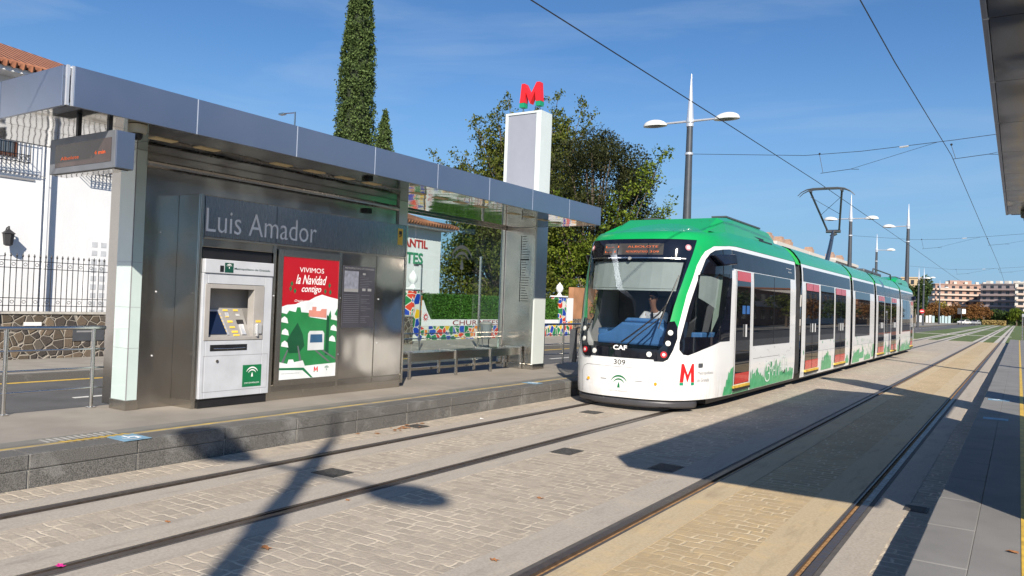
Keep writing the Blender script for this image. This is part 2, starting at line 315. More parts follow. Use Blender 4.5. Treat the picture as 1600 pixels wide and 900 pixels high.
# ------------------------------------------------------------------ geometry helpers
class MB:
    def __init__(s): s.v = []; s.f = []
    def box(s, x0, x1, y0, y1, z0, z1):
        n = len(s.v)
        s.v += [(x0, y0, z0), (x1, y0, z0), (x1, y1, z0), (x0, y1, z0), (x0, y0, z1), (x1, y0, z1), (x1, y1, z1), (x0, y1, z1)]
        s.f += [tuple(n + i for i in q) for q in ((0, 3, 2, 1), (4, 5, 6, 7), (0, 1, 5, 4), (1, 2, 6, 5), (2, 3, 7, 6), (3, 0, 4, 7))]
        return s
    def mbox(s, mat, sx, sy, sz):
        n = len(s.v)
        for z in (-.5, .5):
            for x, y in ((-.5, -.5), (.5, -.5), (.5, .5), (-.5, .5)):
                s.v.append(tuple(mat @ Vector((x * sx, y * sy, z * sz))))
        s.f += [tuple(n + i for i in q) for q in ((0, 3, 2, 1), (4, 5, 6, 7), (0, 1, 5, 4), (1, 2, 6, 5), (2, 3, 7, 6), (3, 0, 4, 7))]
        return s
    def tube(s, pts, r, n=10, cap=True):
        pts = [Vector(p) for p in pts]
        rr = r if isinstance(r, (list, tuple)) else [r] * len(pts)
        base = len(s.v); prev = None
        for i, p in enumerate(pts):
            d = (pts[min(i + 1, len(pts) - 1)] - pts[max(i - 1, 0)]).normalized()
            if prev is None:
                a = d.cross(Vector((0, 0, 1)))
                if a.length < .05: a = d.cross(Vector((0, 1, 0)))
                a.normalize()
            else:
                a = (prev - d * prev.dot(d)).normalized()
            prev = a; b = d.cross(a)
            for k in range(n):
                t = 2 * math.pi * k / n
                s.v.append(tuple(p + (a * math.cos(t) + b * math.sin(t)) * rr[i]))
        for i in range(len(pts) - 1):
            for k in range(n):
                k2 = (k + 1) % n
                s.f.append((base + i * n + k, base + i * n + k2, base + (i + 1) * n + k2, base + (i + 1) * n + k))
        if cap:
            s.f.append(tuple(base + k for k in range(n))[::-1]); s.f.append(tuple(base + (len(pts) - 1) * n + k for k in range(n)))
        return s
    def lathe(s, c, prof, n=16, sx=1, sy=1):
        base = len(s.v)
        for r, z in prof:
            for k in range(n):
                t = 2 * math.pi * k / n
                s.v.append((c[0] + r * math.cos(t) * sx, c[1] + r * math.sin(t) * sy, c[2] + z))
        for i in range(len(prof) - 1):
            for k in range(n):
                k2 = (k + 1) % n
                s.f.append((base + i * n + k, base + i * n + k2, base + (i + 1) * n + k2, base + (i + 1) * n + k))
        s.f.append(tuple(base + k for k in range(n))[::-1]); s.f.append(tuple(base + (len(prof) - 1) * n + k for k in range(n)))
        return s
    def sphere(s, c, rx, ry, rz, n=12, m=8):
        return s.lathe(c, [(max(.001, math.sin(math.pi * i / m)), -rz * math.cos(math.pi * i / m)) for i in range(m + 1)], n, rx, ry)
    def quad(s, *p):
        n = len(s.v); s.v += [tuple(q) for q in p]; s.f.append(tuple(range(n, n + len(p)))); return s
    def prism(s, poly, mp, o0, o1):
        """2D outline on a mapped surface given thickness from offset o0 to o1"""
        n = len(s.v); k = len(poly)
        s.v += [tuple(mp(a, b, o0)) for a, b in poly] + [tuple(mp(a, b, o1)) for a, b in poly]
        s.f.append(tuple(range(n, n + k))[::-1]); s.f.append(tuple(range(n + k, n + 2 * k)))
        for i in range(k):
            j = (i + 1) % k; s.f.append((n + i, n + j, n + k + j, n + k + i))
        return s
    def mapped(s, poly, mp, off, du=.12, dv=.12):
        """a 2D outline cut along a grid and laid onto a curved surface"""
        idx = {}
        def vid(a, b):
            key = (round(a, 4), round(b, 4))
            if key not in idx:
                idx[key] = len(s.v); s.v.append(tuple(mp(a, b, off)))
            return idx[key]
        us = [p[0] for p in poly]; vs = [p[1] for p in poly]
        i0, i1 = math.floor(min(us) / du), math.ceil(max(us) / du)
        j0, j1 = math.floor(min(vs) / dv), math.ceil(max(vs) / dv)
        for i in range(i0, i1):
            col = clip(clip(poly, 0, i * du, True), 0, (i + 1) * du, False)
            if len(col) < 3: continue
            for j in range(j0, j1):
                c = clip(clip(col, 1, j * dv, True), 1, (j + 1) * dv, False)
                if len(c) < 3: continue
                q = []
                for a, b in c:
                    k = vid(a, b)
                    if not q or (k != q[-1] and k != q[0]): q.append(k)
                if len(set(q)) >= 3 and len(set(q)) == len(q): s.f.append(tuple(q))
        return s
    def build(s, name, mat, parent=None, smooth=False, bevel=0, loc=None):
        me = bpy.data.meshes.new(name)
        v = s.v
        if loc is not None: v = [(a - loc[0], b - loc[1], c - loc[2]) for a, b, c in v]
        me.from_pydata(v, [], s.f); me.materials.append(mat if not isinstance(mat, str) else M[mat])
        o = bpy.data.objects.new(name, me); COL.objects.link(o)
        if loc is not None: o.location = loc
        if parent is not None: adopt(o, parent)
        if smooth:
            me.polygons.foreach_set('use_smooth', [True] * len(me.polygons))
            if smooth != 'all':
                bmx = bmesh.new(); bmx.from_mesh(me)
                for e in bmx.edges:
                    if len(e.link_faces) == 2 and e.calc_face_angle(0) > .6: e.smooth = False
                bmx.to_mesh(me); bmx.free()
        if bevel:
            md = o.modifiers.new('bevel', 'BEVEL'); md.width = bevel; md.segments = 2; md.limit_method = 'ANGLE'; md.angle_limit = R(40)
        return o

def clip(poly, ax, val, keep_ge):
    out = []; n = len(poly)
    for i in range(n):
        p, q = poly[i], poly[(i + 1) % n]
        a = (p[ax] >= val) if keep_ge else (p[ax] <= val)
        b = (q[ax] >= val) if keep_ge else (q[ax] <= val)
        if a: out.append(p)
        if a != b:
            t = (val - p[ax]) / (q[ax] - p[ax])
            r = [p[0] + t * (q[0] - p[0]), p[1] + t * (q[1] - p[1])]; r[ax] = val
            out.append(tuple(r))
    return out

def world_of(o):
    m = Matrix.Identity(4); c = o; ch = []
    while c is not None: ch.append(c); c = c.parent
    for c in reversed(ch):
        m = m @ (c.matrix_parent_inverse if c.parent else Matrix.Identity(4)) @ Matrix.LocRotScale(c.location, c.rotation_euler, c.scale)
    return m

def adopt(o, parent):
    o.parent = parent
    o.matrix_parent_inverse = world_of(parent).inverted()
    return o

def tag(o, label=None, cat=None, group=None, kind=None):
    if label: o['label'] = label
    if cat: o['category'] = cat
    if group: o['group'] = group
    if kind: o['kind'] = kind
    return o

def thing(name, label, cat, loc=(0, 0, 0), group=None):
    o = bpy.data.objects.new(name, None); COL.objects.link(o); o.location = loc; o.empty_display_size = .2
    return tag(o, label, cat, group)

def copy_tree(o, loc=None, parent=None, label=None, rotz=None):
    c = o.copy(); COL.objects.link(c)
    if parent is not None: c.parent = parent
    if loc is not None: c.location = loc
    if rotz is not None: c.rotation_euler = (0, 0, rotz)
    if label: c['label'] = label
    for ch in list(o.children): copy_tree(ch, parent=c)
    return c

def flat(origin, right, up=(0, 0, 1)):
    o_, r_, u_ = Vector(origin), Vector(right).normalized(), Vector(up).normalized()
    n_ = r_.cross(u_)
    return lambda a, b, off=0.0: o_ + r_ * a + u_ * b + n_ * off

FY = lambda x: flat((x, 0, 0), (0, 1, 0))     # faces +X: a = Y, b = Z
FX = lambda y: flat((0, y, 0), (1, 0, 0))     # faces -Y: a = X, b = Z
FZ = lambda z: flat((0, 0, z), (1, 0, 0), (0, 1, 0))   # faces up: a = X, b = Y

def rect(a0, a1, b0, b1): return [(a0, b0), (a1, b0), (a1, b1), (a0, b1)]

def text(name, body, mp, a0, a1, b0, b1, mat, parent=None, off=.003, depth=.002, shear=0.0, bold=0.0, curve=False):
    cu = bpy.data.curves.new('t', 'FONT'); cu.body = body; cu.size = 1; cu.shear = shear; cu.offset = bold; cu.resolution_u = 3
    cu.extrude = 0.0
    o = bpy.data.objects.new('t', cu); COL.objects.link(o)
    dg = bpy.context.evaluated_depsgraph_get()
    me = bpy.data.meshes.new_from_object(o.evaluated_get(dg))
    bpy.data.objects.remove(o); bpy.data.curves.remove(cu)
    vs = [v.co.copy() for v in me.vertices]; fs = [tuple(p.vertices) for p in me.polygons]
    bpy.data.meshes.remove(me)
    x0 = min(v.x for v in vs); x1 = max(v.x for v in vs); y0 = min(v.y for v in vs); y1 = max(v.y for v in vs)
    m = MB()
    m.v = [tuple(mp(a0 + (v.x - x0) / (x1 - x0) * (a1 - a0), b0 + (v.y - y0) / (y1 - y0) * (b1 - b0), off)) for v in vs]
    m.f = fs
    ob = m.build(name, mat, parent)
    if depth and not curve:
        sd_ = ob.modifiers.new('thickness', 'SOLIDIFY'); sd_.thickness = depth; sd_.offset = 0
    return ob

def arc_poly(cx, cy, r, w, a0, a1, n=14):
    """crescent: thick in the middle, pointed at both ends"""
    o = []; i_ = []
    for k in range(n + 1):
        t = k / n; a = R(a0 + (a1 - a0) * t); ww = w * (.25 + .75 * math.sin(math.pi * t))
        o.append((cx + (r + ww / 2) * math.cos(a), cy + (r + ww / 2) * math.sin(a)))
        i_.append((cx + (r - ww / 2) * math.cos(a), cy + (r - ww / 2) * math.sin(a)))
    return o, i_

def emblem(name, mp, cx, cy, s, mat, parent, off=.004):
    """two arches over a small spire, s = width of the outer arch"""
    m = MB()
    for r, w in ((.46, .085), (.31, .07)):
        o, i_ = arc_poly(cx, cy - .12 * s, r * s, w * s, 28, 152)
        for k in range(len(o) - 1):
            m.quad(mp(*o[k], off), mp(*o[k + 1], off), mp(*i_[k + 1], off), mp(*i_[k], off))
    m.quad(mp(cx - .07 * s, cy - .22 * s, off), mp(cx + .07 * s, cy - .22 * s, off), mp(cx + .05 * s, cy - .08 * s, off), mp(cx, cy + .06 * s, off), mp(cx - .05 * s, cy - .08 * s, off))
    return m.build(name, mat, parent)

def letter_m(parent, mp, a0, a1, b0, b1, off=.004, depth=.002, names=('letter', 'letter_foot'), foot=.16):
    """red capital M whose two feet are green"""
    w = a1 - a0; h = b1 - b0; t = .24 * w
    fb = b0 + foot * h
    red = [(a0, fb), (a0 + t * .95, fb), (a0 + .28 * w, b0 + .62 * h), (a0 + .5 * w, b0 + .12 * h), (a0 + .72 * w, b0 + .62 * h), (a1 - t * .95, fb), (a1, fb),
           (a1 - .07 * w, b1), (a1 - .22 * w, b1), (a0 + .5 * w, b0 + .48 * h), (a0 + .22 * w, b1), (a0 + .07 * w, b1)]
    r_ = MB()
    polys = [[red[0], red[1], red[2], red[10], red[11]], [red[2], red[3], red[9], red[10]], [red[3], red[4], red[8], red[9]], [red[4], red[5], red[6], red[7], red[8]]]
    for p in polys: r_.prism(p, mp, off - depth, off + depth)
    o1 = r_.build(names[0], 'red', parent)
    gap = .015 * h
    fg = pm('foot_green', (.01, .25, .12), .4, var=.03)
    for c0, c1 in ((a0, a0 + t * .95), (a1 - t * .95, a1)):
        g = MB(); g.prism([(c0, b0), (c1, b0), (c1, fb - gap), (c0, fb - gap)], mp, off - depth, off + depth)
        o2 = g.build(names[1], fg, parent)
    return o1, o2
# ------------------------------------------------------------------ ground, roads, track bed
def st(m, name, mat, **k): return tag(m.build(name, mat, **k), kind='structure')

def plate(name, mat, x0, x1, y0, y1, z0, z1): return st(MB().box(x0, x1, y0, y1, z0, z1), name, mat)

plate('ground', 'soil', -700, 700, -120, 1400, -.5, -.16)
plate('road', 'asphalt', -15.3, -9.62, -60, 420, -.16, -.002)
plate('far_road', 'asphalt', -80, -9.62, 420, 440, -.16, -.004)
plate('far_kerb', 'kerb', -15.46, -15.3, -60, 420, -.16, .12)
plate('pavement', 'pavement', -20.6, -15.46, -60, 420, -.16, .115)
plate('garden_ground', 'soil', -80, -20.6, -60, 420, -.16, .06)
plate('right_road', 'asphalt', 3.9, 14, -60, 420, -.16, -.003)
plate('right_pavement', 'pavement', 14, 22, -60, 420, -.16, .1)
YB = -15; YE = 70.5
for x0, x1, mt in ((-7.2, -6.80, 'setts'), (-6.80, -6.56, 'concrete'), (-6.375, -6.07, 'concrete'), (-6.07, -5.45, 'setts'), (-5.45, -5.10, 'concrete'),
                   (-4.915, -4.65, 'concrete'), (-4.65, -3.10, 'setts'), (-3.10, -2.745, 'concrete'), (-2.56, -2.27, 'concrete_tan'),
                   (-2.27, -1.62, 'setts_tan'), (-1.62, -1.28, 'concrete_tan'), (-1.095, -.83, 'concrete'), (-.83, -.50, 'setts')):
    z = {'setts': 0, 'setts_tan': 0}.get(mt, .003)
    plate('paving' if 'setts' in mt else 'concrete_strip', mt, x0, x1, YB, YE, -.15, z)
def rail(face, s, rust):
    """grooved rail; the running face at x = face, the groove on side s"""
    a = lambda d: face + s * d
    m = MB()
    def bx(d0, d1, z0, z1, y0=YB, y1=300): m.box(min(a(d0), a(d1)), max(a(d0), a(d1)), y0, y1, z0, z1)
    bx(-.062, 0, -.12, .002); bx(.047, .062, -.12, -.001)
    r = st(m, 'rail', 'rail')
    g = MB(); g.box(min(a(0), a(.047)), max(a(0), a(.047)), YB, 300, -.12, -.022 if rust else -.028)
    adopt(g.build('groove', 'rail_groove' if rust else 'rail_groove_grey'), r)
    q = MB()
    q.box(min(a(-.105), a(-.064)), max(a(-.105), a(-.064)), YB, 300, -.12, 0)
    q.box(min(a(.064), a(.080)), max(a(.064), a(.080)), YB, 300, -.12, 0)
    adopt(q.build('rail_seal', 'rubber'), r)
rail(-6.455, 1, 0); rail(-5.02, -1, 0); rail(-2.64, 1, 1); rail(-1.20, -1, 1)
# grass track beyond the stop
gm = MB()
for x0, x1 in ((-9.62, -6.85), (-6.1, -5.4), (-4.65, -3.0), (-2.3, -1.6), (-.85, 1.2)):
    gm.box(x0, x1, YE, 430, -.16, .02)
tag(gm.build('grass', 'grass'), kind='stuff')
for x0, x1 in ((-6.85, -6.56), (-6.375, -6.1), (-5.4, -5.10), (-4.915, -4.65), (-3.0, -2.745), (-2.56, -2.3), (-1.6, -1.28), (-1.095, -.85)):
    plate('concrete_strip', 'mortar', x0, x1, YE, 430, -.15, .006)
for y in (96, 150, 240):
    plate('crossing_path', 'mortar', -9.6, -.6, y, y + 2.2, -.1, .024)
plate('red_path', pm('red_paving', (.34, .15, .10), .8, var=.15, scale=8), 1.2, 3.9, YE, 430, -.16, .03)

def platform(name, sx, xe, xb, y0, y1, top, topk):
    """kerb face at x = xe, back edge at x = xb; sx = +1 when the platform lies towards +x"""
    root = bpy.data.objects.new(name, None); COL.objects.link(root); root['kind'] = 'structure'
    xs = lambda d: xe + sx * d
    m = MB(); m.box(min(xs(.30), xb), max(xs(.30), xb), y0, y1, -.16, .298); m.build('platform_surface', top, root)
    c = MB(); c.box(min(xs(.02), xs(.30)), max(xs(.02), xs(.30)), y0, y1, -.16, .285); c.build('kerb_core', 'mortar' if sx < 0 else 'kerbtop', root)
    k = MB(); y = y0 + .37
    rnd = random.Random(3)
    while y < y1:
        e = y + .992
        j = rnd.uniform(-.003, .003)
        k.box(min(xs(j), xs(.298)), max(xs(j), xs(.298)), y, e, .168, .3)
        k.box(min(xs(j + .004), xs(.25)), max(xs(j + .004), xs(.25)), y + .004, e - .004, -.15, .162)
        y += 1.0
    k.build('kerb_stones', topk, root, bevel=.008)
    yl = MB(); a, b = xs(.33), xs(.375); yl.box(min(a, b), max(a, b), y0, y1, .29, .302)
    if sx < 0: yl.build('yellow_line', 'yellow_worn', root)
    return root
pl = platform('platform', -1, -7.2, -9.6, -15, 66, 'platform', 'kerb')
pr = platform('opposite_platform', 1, -.52, 3.8, -15, YE, 'platform_dark', 'platform_dark')
m = MB(); m.box(.045, .10, -15, YE, .29, .302); m.build('yellow_line', 'yellow', pr)
m = MB(); m.box(-7.86, -7.575, -15, 66, .29, .3005); m.build('warning_strip', pm('warning_strip', (.18, .172, .155), .8, var=.12, scale=3, bump=.3, bscale=90), pl)
def wheelchair(mp, cx, cy, s, parent):
    b = MB(); b.prism(rect(cx - .14 * s, cx + .14 * s, cy - .17 * s, cy + .17 * s), mp, 0, .0035); b.build('blue_marking', 'bluepaint', parent)
    w = MB()
    o, i_ = arc_poly(cx, cy - .03 * s, .075 * s, .02 * s, -200, 70, 12)
    for k in range(len(o) - 1): w.quad(mp(*o[k], .006), mp(*o[k + 1], .006), mp(*i_[k + 1], .006), mp(*i_[k], .006))
    w.prism(rect(cx - .015 * s, cx + .005 * s, cy - .02 * s, cy + .1 * s), mp, .004, .006)
    w.prism(rect(cx - .015 * s, cx + .07 * s, cy - .0 * s, cy + .02 * s), mp, .0045, .0065)
    w.prism(rect(cx + .06 * s, cx + .08 * s, cy - .09 * s, cy + .01 * s), mp, .0047, .0068)
    w.build('wheelchair_symbol', 'whiteink', parent)
gz = flat((0, 0, .3), (0, 1, 0), (-1, 0, 0))      # a = Y, b = -X
wheelchair(gz, 4.36, 7.36, 1.0, pl); wheelchair(gz, 12.2, 7.5, .9, pl)
h = MB()
for k in range(11): h.box(-7.80, -7.62, 3.72 + k * .065, 3.745 + k * .065, .299, .3035)
h.build('tactile_bars', pm('worn_white', (.26, .25, .23), .7, color2=(.42, .41, .39), scale=12), pl)
h = MB()
for k in range(9): h.quad((-7.60, 3.80 + k * .075, .3045), (-7.50, 3.83 + k * .075, .3045), (-7.50, 3.868 + k * .075, .3045), (-7.60, 3.838 + k * .075, .3045))
h.build('yellow_hatching', 'yellow', pl)
wheelchair(flat((0, 0, .3), (0, 1, 0), (-1, 0, 0)), 17.0, .28, 1.0, pr)
b = MB(); b.box(-.42, -.10, 13.6, 13.85, .299, .3035); b.build('blue_marking', 'bluepaint', pr)
rm = MB(); rm.box(-15.10, -14.98, -60, 420, -.01, .003)
st(rm, 'yellow_edge_line', 'yellow')
rm = MB()
for k in range(40): rm.box(-12.62, -12.52, 6.5 + k * 5 - 20, 9.0 + k * 5 - 20, -.01, .003)
st(rm, 'road_dashes', 'whiteline')
rm = MB()
o, i_ = arc_poly(-10.6, 17.6, 1.7, .16, -60, 80, 16)
for k in range(len(o) - 1): rm.quad((*o[k], .003), (*o[k + 1], .003), (*i_[k + 1], .003), (*i_[k], .003))
st(rm, 'road_arrow', 'whiteline')

# inspection covers and small litter
def cover(x0, x1, y0, y1, label, mat='cast', z=0):
    m = MB(); m.box(x0, x1, y0, y1, z - .03, z + .005)
    n = int((y1 - y0) / .04)
    for k in range(n): m.box(x0 + .02, x1 - .02, y0 + .015 + k * .04, y0 + .035 + k * .04, z + .004, z + .009)
    tag(m.build('access_cover', mat, loc=((x0 + x1) / 2, (y0 + y1) / 2, z)), label, 'cover', 'cast iron covers in the track paving')
cover(-5.90, -5.58, 5.42, 5.70, 'dark rectangular cast iron cover between the rails nearest the stop, next to the lamp shadow')
cover(-4.68, -4.40, 8.05, 8.42, 'dark iron cover lying alone in the sunlit setts just right of the near tram track')
cover(-3.40, -3.10, 8.02, 8.38, 'dark iron cover inside the near tip of the canopy shadow')
cover(-7.12, -6.86, 8.22, 8.46, 'small iron drain cover against the kerb with a rusty orange stain around it')
cover(-6.05, -5.75, 11.35, 11.66, 'iron cover with white plaster edges right in front of the tram nose', z=.002)
cover(-.86, -.66, 8.0, 8.24, 'small dark cover in the setts at the foot of the right hand platform')
def leaf(x, y, z, s, label, mat, name='fallen_leaf', cat='leaf', grp=None):
    m = MB(); rr = random.Random(int(x * 91 + y * 37))
    p = []
    for k in range(10):
        a = 2 * math.pi * k / 10; r = s * (1 if k % 2 else .6) * rr.uniform(.7, 1.15)
        p.append((x + r * math.cos(a) * 1.3, y + r * math.sin(a) * .8, z + .006 + rr.uniform(0, .35) * s))
    c = (x, y, z + .004)
    for k in range(10): m.quad(c, p[k], p[(k + 1) % 10])
    o = m.build(name, mat, loc=(x, y, z)); md = o.modifiers.new('t', 'SOLIDIFY'); md.thickness = .002
    tag(o, label, cat, grp)
bl = pm('dead_leaf', (.30, .13, .05), .8, var=.3, scale=30)
leaf(.0, 5.95, .3, .035, 'curled brown leaf on the grey platform at the lower right corner', bl)
leaf(-4.36, 3.62, .0, .045, 'orange brown leaf at the bottom of the lamp post shadow', bl)
leaf(-2.98, 4.43, .003, .03, 'round orange scrap on the concrete beside the rusty rail', bl)
leaf(-4.86, 4.90, .0, .022, 'tiny brown leaf on the pale setts left of the lamp head shadow', bl)
leaf(-5.42, 3.55, .0, .024, 'small brown twig leaf lying between the two near rails', bl)
leaf(-3.62, 6.1, .0, .03, 'dark twig scrap on the setts between the two tracks', bl)
leaf(-5.05, 2.58, .0, .03, 'crumpled magenta flower petal beside the rail at the lower left', pm('magenta_petal', (.55, .02, .22), .6, var=.2), 'petal', 'petal')
leaf(-6.75, 9.55, .0, .03, 'small white paper scrap by the rail in front of the shelter', 'whiteink', 'paper_scrap', 'litter')
wr = random.Random(5)
m = MB()
for k in range(26):
    x, y = -7.0 + wr.uniform(-.14, .10), 8.1 + wr.gauss(0, .33)
    s = wr.uniform(.01, .035)
    m.quad((x - s, y - s, .004), (x + s, y - .6 * s, .004 + s * .2), (x + .7 * s, y + s, .004), (x - .8 * s, y + .8 * s, .004 + s * .2))
tag(m.build('leaf_litter', bl), kind='stuff')

# ------------------------------------------------------------------ shelter
def make_canopy(root, sx, xf, y0, y1, soffit, lights=True):
    """sx = -1: the canopy runs from the front x = xf towards -x"""
    xs = lambda d: xf + sx * d
    W = 2.55
    n = 8; pw = (y1 - y0) / n
    f = MB()
    for k in range(n):
        a, b = sorted((xs(0), xs(.03)))
        f.box(a, b, y0 + k * pw + (.075 if k == 0 else .007), y0 + (k + 1) * pw - .007, 3.47, 3.85)
    f.build('fascia', 'alu', root, bevel=.003)
    e = MB()
    for yy in (y0, y1):
        s_ = 1 if yy == y0 else -1
        for k in range(2):
            a, b = sorted((xs(.075 + k * 1.24), xs(.075 + (k + 1) * 1.24 - .014)))
            e.box(a, b, min(yy, yy + s_ * .03), max(yy, yy + s_ * .03), 3.47, 3.85)
    a, b = sorted((xs(W - .03), xs(W))); e.box(a, b, y0 + .05, y1 - .05, 3.47, 3.85)
    e.build('end_fascia', 'alu', root, bevel=.003)
    for k in range(n + 1):
        yy = y0 + k * pw
        if k in (0, n): yy = min(max(yy, y0 + .02), y1 - .02)
        a, b = sorted((xs(.006), xs(.035))); t = MB(); t.box(a, b, yy - .012, yy + .012, 3.472, 3.848); t.build('trim', 'alu_light', root)
    a, b = sorted((xs(.006), xs(.035))); t = MB(); t.box(a, b, y0 + .055, y0 + .073, 3.472, 3.848); t.build('trim', 'alu_light', root)
    r = MB(); a, b = sorted((xs(.035), xs(W - .035))); r.box(a, b, y0 + .035, y1 - .035, 3.76, 3.84); r.build('roof_sheet', 'white', root)
    s_ = MB()
    # soffit sheets, one per bay, two strips deep
    for k in range(n):
        for d0, d1 in ((.035, .52), (.53, 1.5), (1.51, W - .035)):
            a, b = sorted((xs(d0), xs(d1))); s_.box(a, b, y0 + max(k * pw, .035) + .004, y0 + min((k + 1) * pw, n * pw - .035) - .004, 3.475, 3.50)
    s_.build('soffit', soffit, root)
    d = MB(); a, b = sorted((xs(.04), xs(W - .04))); d.box(a, b, y0 + .04, y1 - .04, 3.505, 3.54); d.build('soffit_backing', 'black', root)
    if lights:
        for yy in (5.06, 5.62, 6.73, 7.30, 7.87, 8.42, 9.48, 10.05, 10.62, 11.2, 12.3, 12.85, 13.4, 13.95):
            l = MB(); a, b = sorted((xs(.60), xs(.74))); l.box(a, b, yy - .14, yy + .14, 3.468, 3.4775); l.build('soffit_light', 'warmlamp', root)

sh = thing('tram_shelter', 'long brushed steel tram stop shelter with a flat grey blue canopy on the left platform', 'shelter', (-8.7, 9.1, .3))
make_canopy(sh, -1, -7.45, 3.65, 14.65, 'mirror')
FR = FY(-8.6)
cab = MB()
cab.box(-9.80, -9.03, 5.42, 10.02, .3, 3.474)           # tall back wall
cab.build('wall', 'steel_dark', sh, bevel=.004)
cab = MB()
cab.box(-9.028, -8.60, 5.88, 5.95, .40, 3.0)            # end post beside the ticket bay
cab.box(-9.028, -8.95, 5.952, 7.05, .40, 3.0)           # back of the ticket bay
cab.box(-9.028, -8.60, 7.052, 9.80, .42, 3.0)
cab.box(-8.948, -8.605, 5.952, 7.05, 2.34, 2.998)
cab.build('cabinet', 'steel_dark', sh, bevel=.006)
pb = MB(); pb.box(-9.03, -8.62, 5.90, 9.78, .3, .42); pb.build('plinth', 'steel', sh)
nb = MB()
nb.box(-8.597, -8.585, 5.96, 7.075, 2.475, 2.985); nb.box(-8.597, -8.585, 7.085, 9.76, 2.475, 2.985)
nb.build('name_board', steel('blue_grey_steel_board', (.33, .335, .35), .26, wav=.08), sh, bevel=.003)
text('station_name', 'Luis Amador', flat((-8.584, 0, 0), (0, 1, 0)), 5.975, 7.80, 2.535, 2.835, 'letter', sh, off=.003, depth=.006, bold=-.008)
sl = MB(); sl.box(-8.60, -8.585, 7.05, 7.10, .42, 2.46); sl.box(-8.60, -8.585, 8.30, 8.34, .42, 2.46); sl.box(-8.60, -8.59, 9.085, 9.095, .42, 2.44); sl.box(-8.60, -8.575, 9.76, 9.80, .42, 3.0)
sl.box(-8.60, -8.57, 5.955, 9.76, 2.445, 2.468); sl.box(-8.60, -8.575, 5.885, 5.925, .42, 3.0); sl.box(-8.60, -8.592, 7.10, 9.76, .50, .512)
sl.build('cabinet_trim', 'steel', sh, bevel=.003)
pp = MB(); pp.box(-8.598, -8.590, 8.345, 9.08, .52, 2.43); pp.box(-8.598, -8.590, 9.10, 9.755, .52, 2.43)
pp.build('cabinet_door', 'steel_panel', sh, bevel=.002)
co = MB(); co.tube([(-9.0, 5.40, 3.33), (-9.0, 10.0, 3.33)], .045, 10); co.build('cornice', 'tube', sh, smooth=True)
rv = MB()
for y, z in ((5.6, .95), (5.62, 1.75), (5.64, 2.5), (9.16, 1.75), (9.16, 1.05), (7.075, 1.75), (8.32, 1.75), (8.32, .9)):
    rv = MB(); rv.sphere((-8.583 if y > 5.9 else -9.026, y, z), .012, .012, .012, 8, 5); rv.build('screw', 'alu_light', sh, smooth=True)
sb = MB(); sb.box(-9.03, -8.96, 9.2, 9.32, 3.16, 3.24); sb.build('sensor', 'black', sh)
ys = MB(); ys.prism(rect(9.56, 9.68, 2.66, 2.93), FY(-8.585), .001, .003); ys.build('yellow_sticker', 'labelyellow', sh)
ys = MB(); ys.prism(rect(9.585, 9.655, 2.83, 2.89), FY(-8.585), .003, .005); ys.prism([(9.59, 2.80), (9.64, 2.83), (9.655, 2.815), (9.60, 2.785)], FY(-8.585), .003, .005); ys.build('camera_symbol', 'ink', sh)
# frosted pillars
def pillar(y0, y1, root, xr=-9.0, xl=-9.33):
    p = MB(); p.box(xl, xr, y0, y1, .42, 3.475); p.build('glass_pillar', 'frost', root, bevel=.004)
    p = MB(); p.box(xl - .012, xr + .012, y0 - .012, y1 + .012, .3, .42); p.build('pillar_base', 'steel', root, bevel=.003)
    p = MB()
    for z in (1.05, 1.55, 2.1): p.box(xl - .001, xr + .001, y0 - .0015, y1 + .001, z, z + .004)
    p.box(xr - .010, xr + .0015, y0 - .0015, y0 + .008, .42, 3.47)
    p.build('pillar_joint', 'greyink', root)
pillar(5.27, 5.41, sh); pillar(10.03, 10.26, sh, -9.0, -9.25)
# glazed back wall of the waiting bay
gl = glass('shelter_glass', (.84, .90, .88), .035)
g = MB()
for a, b in ((10.30, 11.48), (11.50, 13.0), (13.02, 14.58)): g.box(-9.86, -9.85, a, b, .5, 3.40)
g.build('glass_pane', gl, sh)
g = MB()
for z in (.38, 3.42): g.box(-9.88, -9.83, 10.27, 14.60, z, z + .05)
g.box(-9.88, -9.83, 10.27, 10.30, .3, 3.47)
g.build('glass_frame', 'steel', sh)
emblem('glass_emblem', FY(-9.85), 13.0, 2.62, .85, pm('etched_white', (.55, .57, .56), .6), sh, off=.004)
hr = MB()
for z in (1.0, 1.10): hr.tube([(-9.80, 11.2, z), (-9.80, 14.5, z)], .012, 8)
hr.build('lean_rail', 'tube', sh, smooth=True)

# poster
po = MB(); po.prism(rect(7.20, 8.26, .58, 2.31), FY(-8.585), 0, .02); poster = po.build('poster', pm('poster_red', (.42, .008, .018), .35, var=.04, coat=.7), sh)
PF = FY(-8.585)
def pflat(name, polys, mat, off):
    m = MB()
    for p in polys: m.prism(p, PF, off - .0008, off)
    return m.build(name, mat, poster)
fr = MB()
for r_ in (rect(7.12, 7.205, .50, 2.40), rect(8.255, 8.295, .50, 2.40), rect(7.206, 8.254, 2.305, 2.40), rect(7.206, 8.254, .50, .585)): fr.prism(r_, PF, 0, .028)
fr.build('poster_frame', 'steel', sh, bevel=.003)
snow = [(7.20, 1.60), (7.30, 1.63), (7.45, 1.64), (7.55, 1.68), (7.70, 1.70), (7.82, 1.755), (7.94, 1.79), (8.08, 1.76), (8.26, 1.73), (8.26, 1.3), (7.20, 1.3)]
pflat('snow_hill', [snow], pm('poster_snow', (.72, .76, .80), .4, coat=.5), .022)
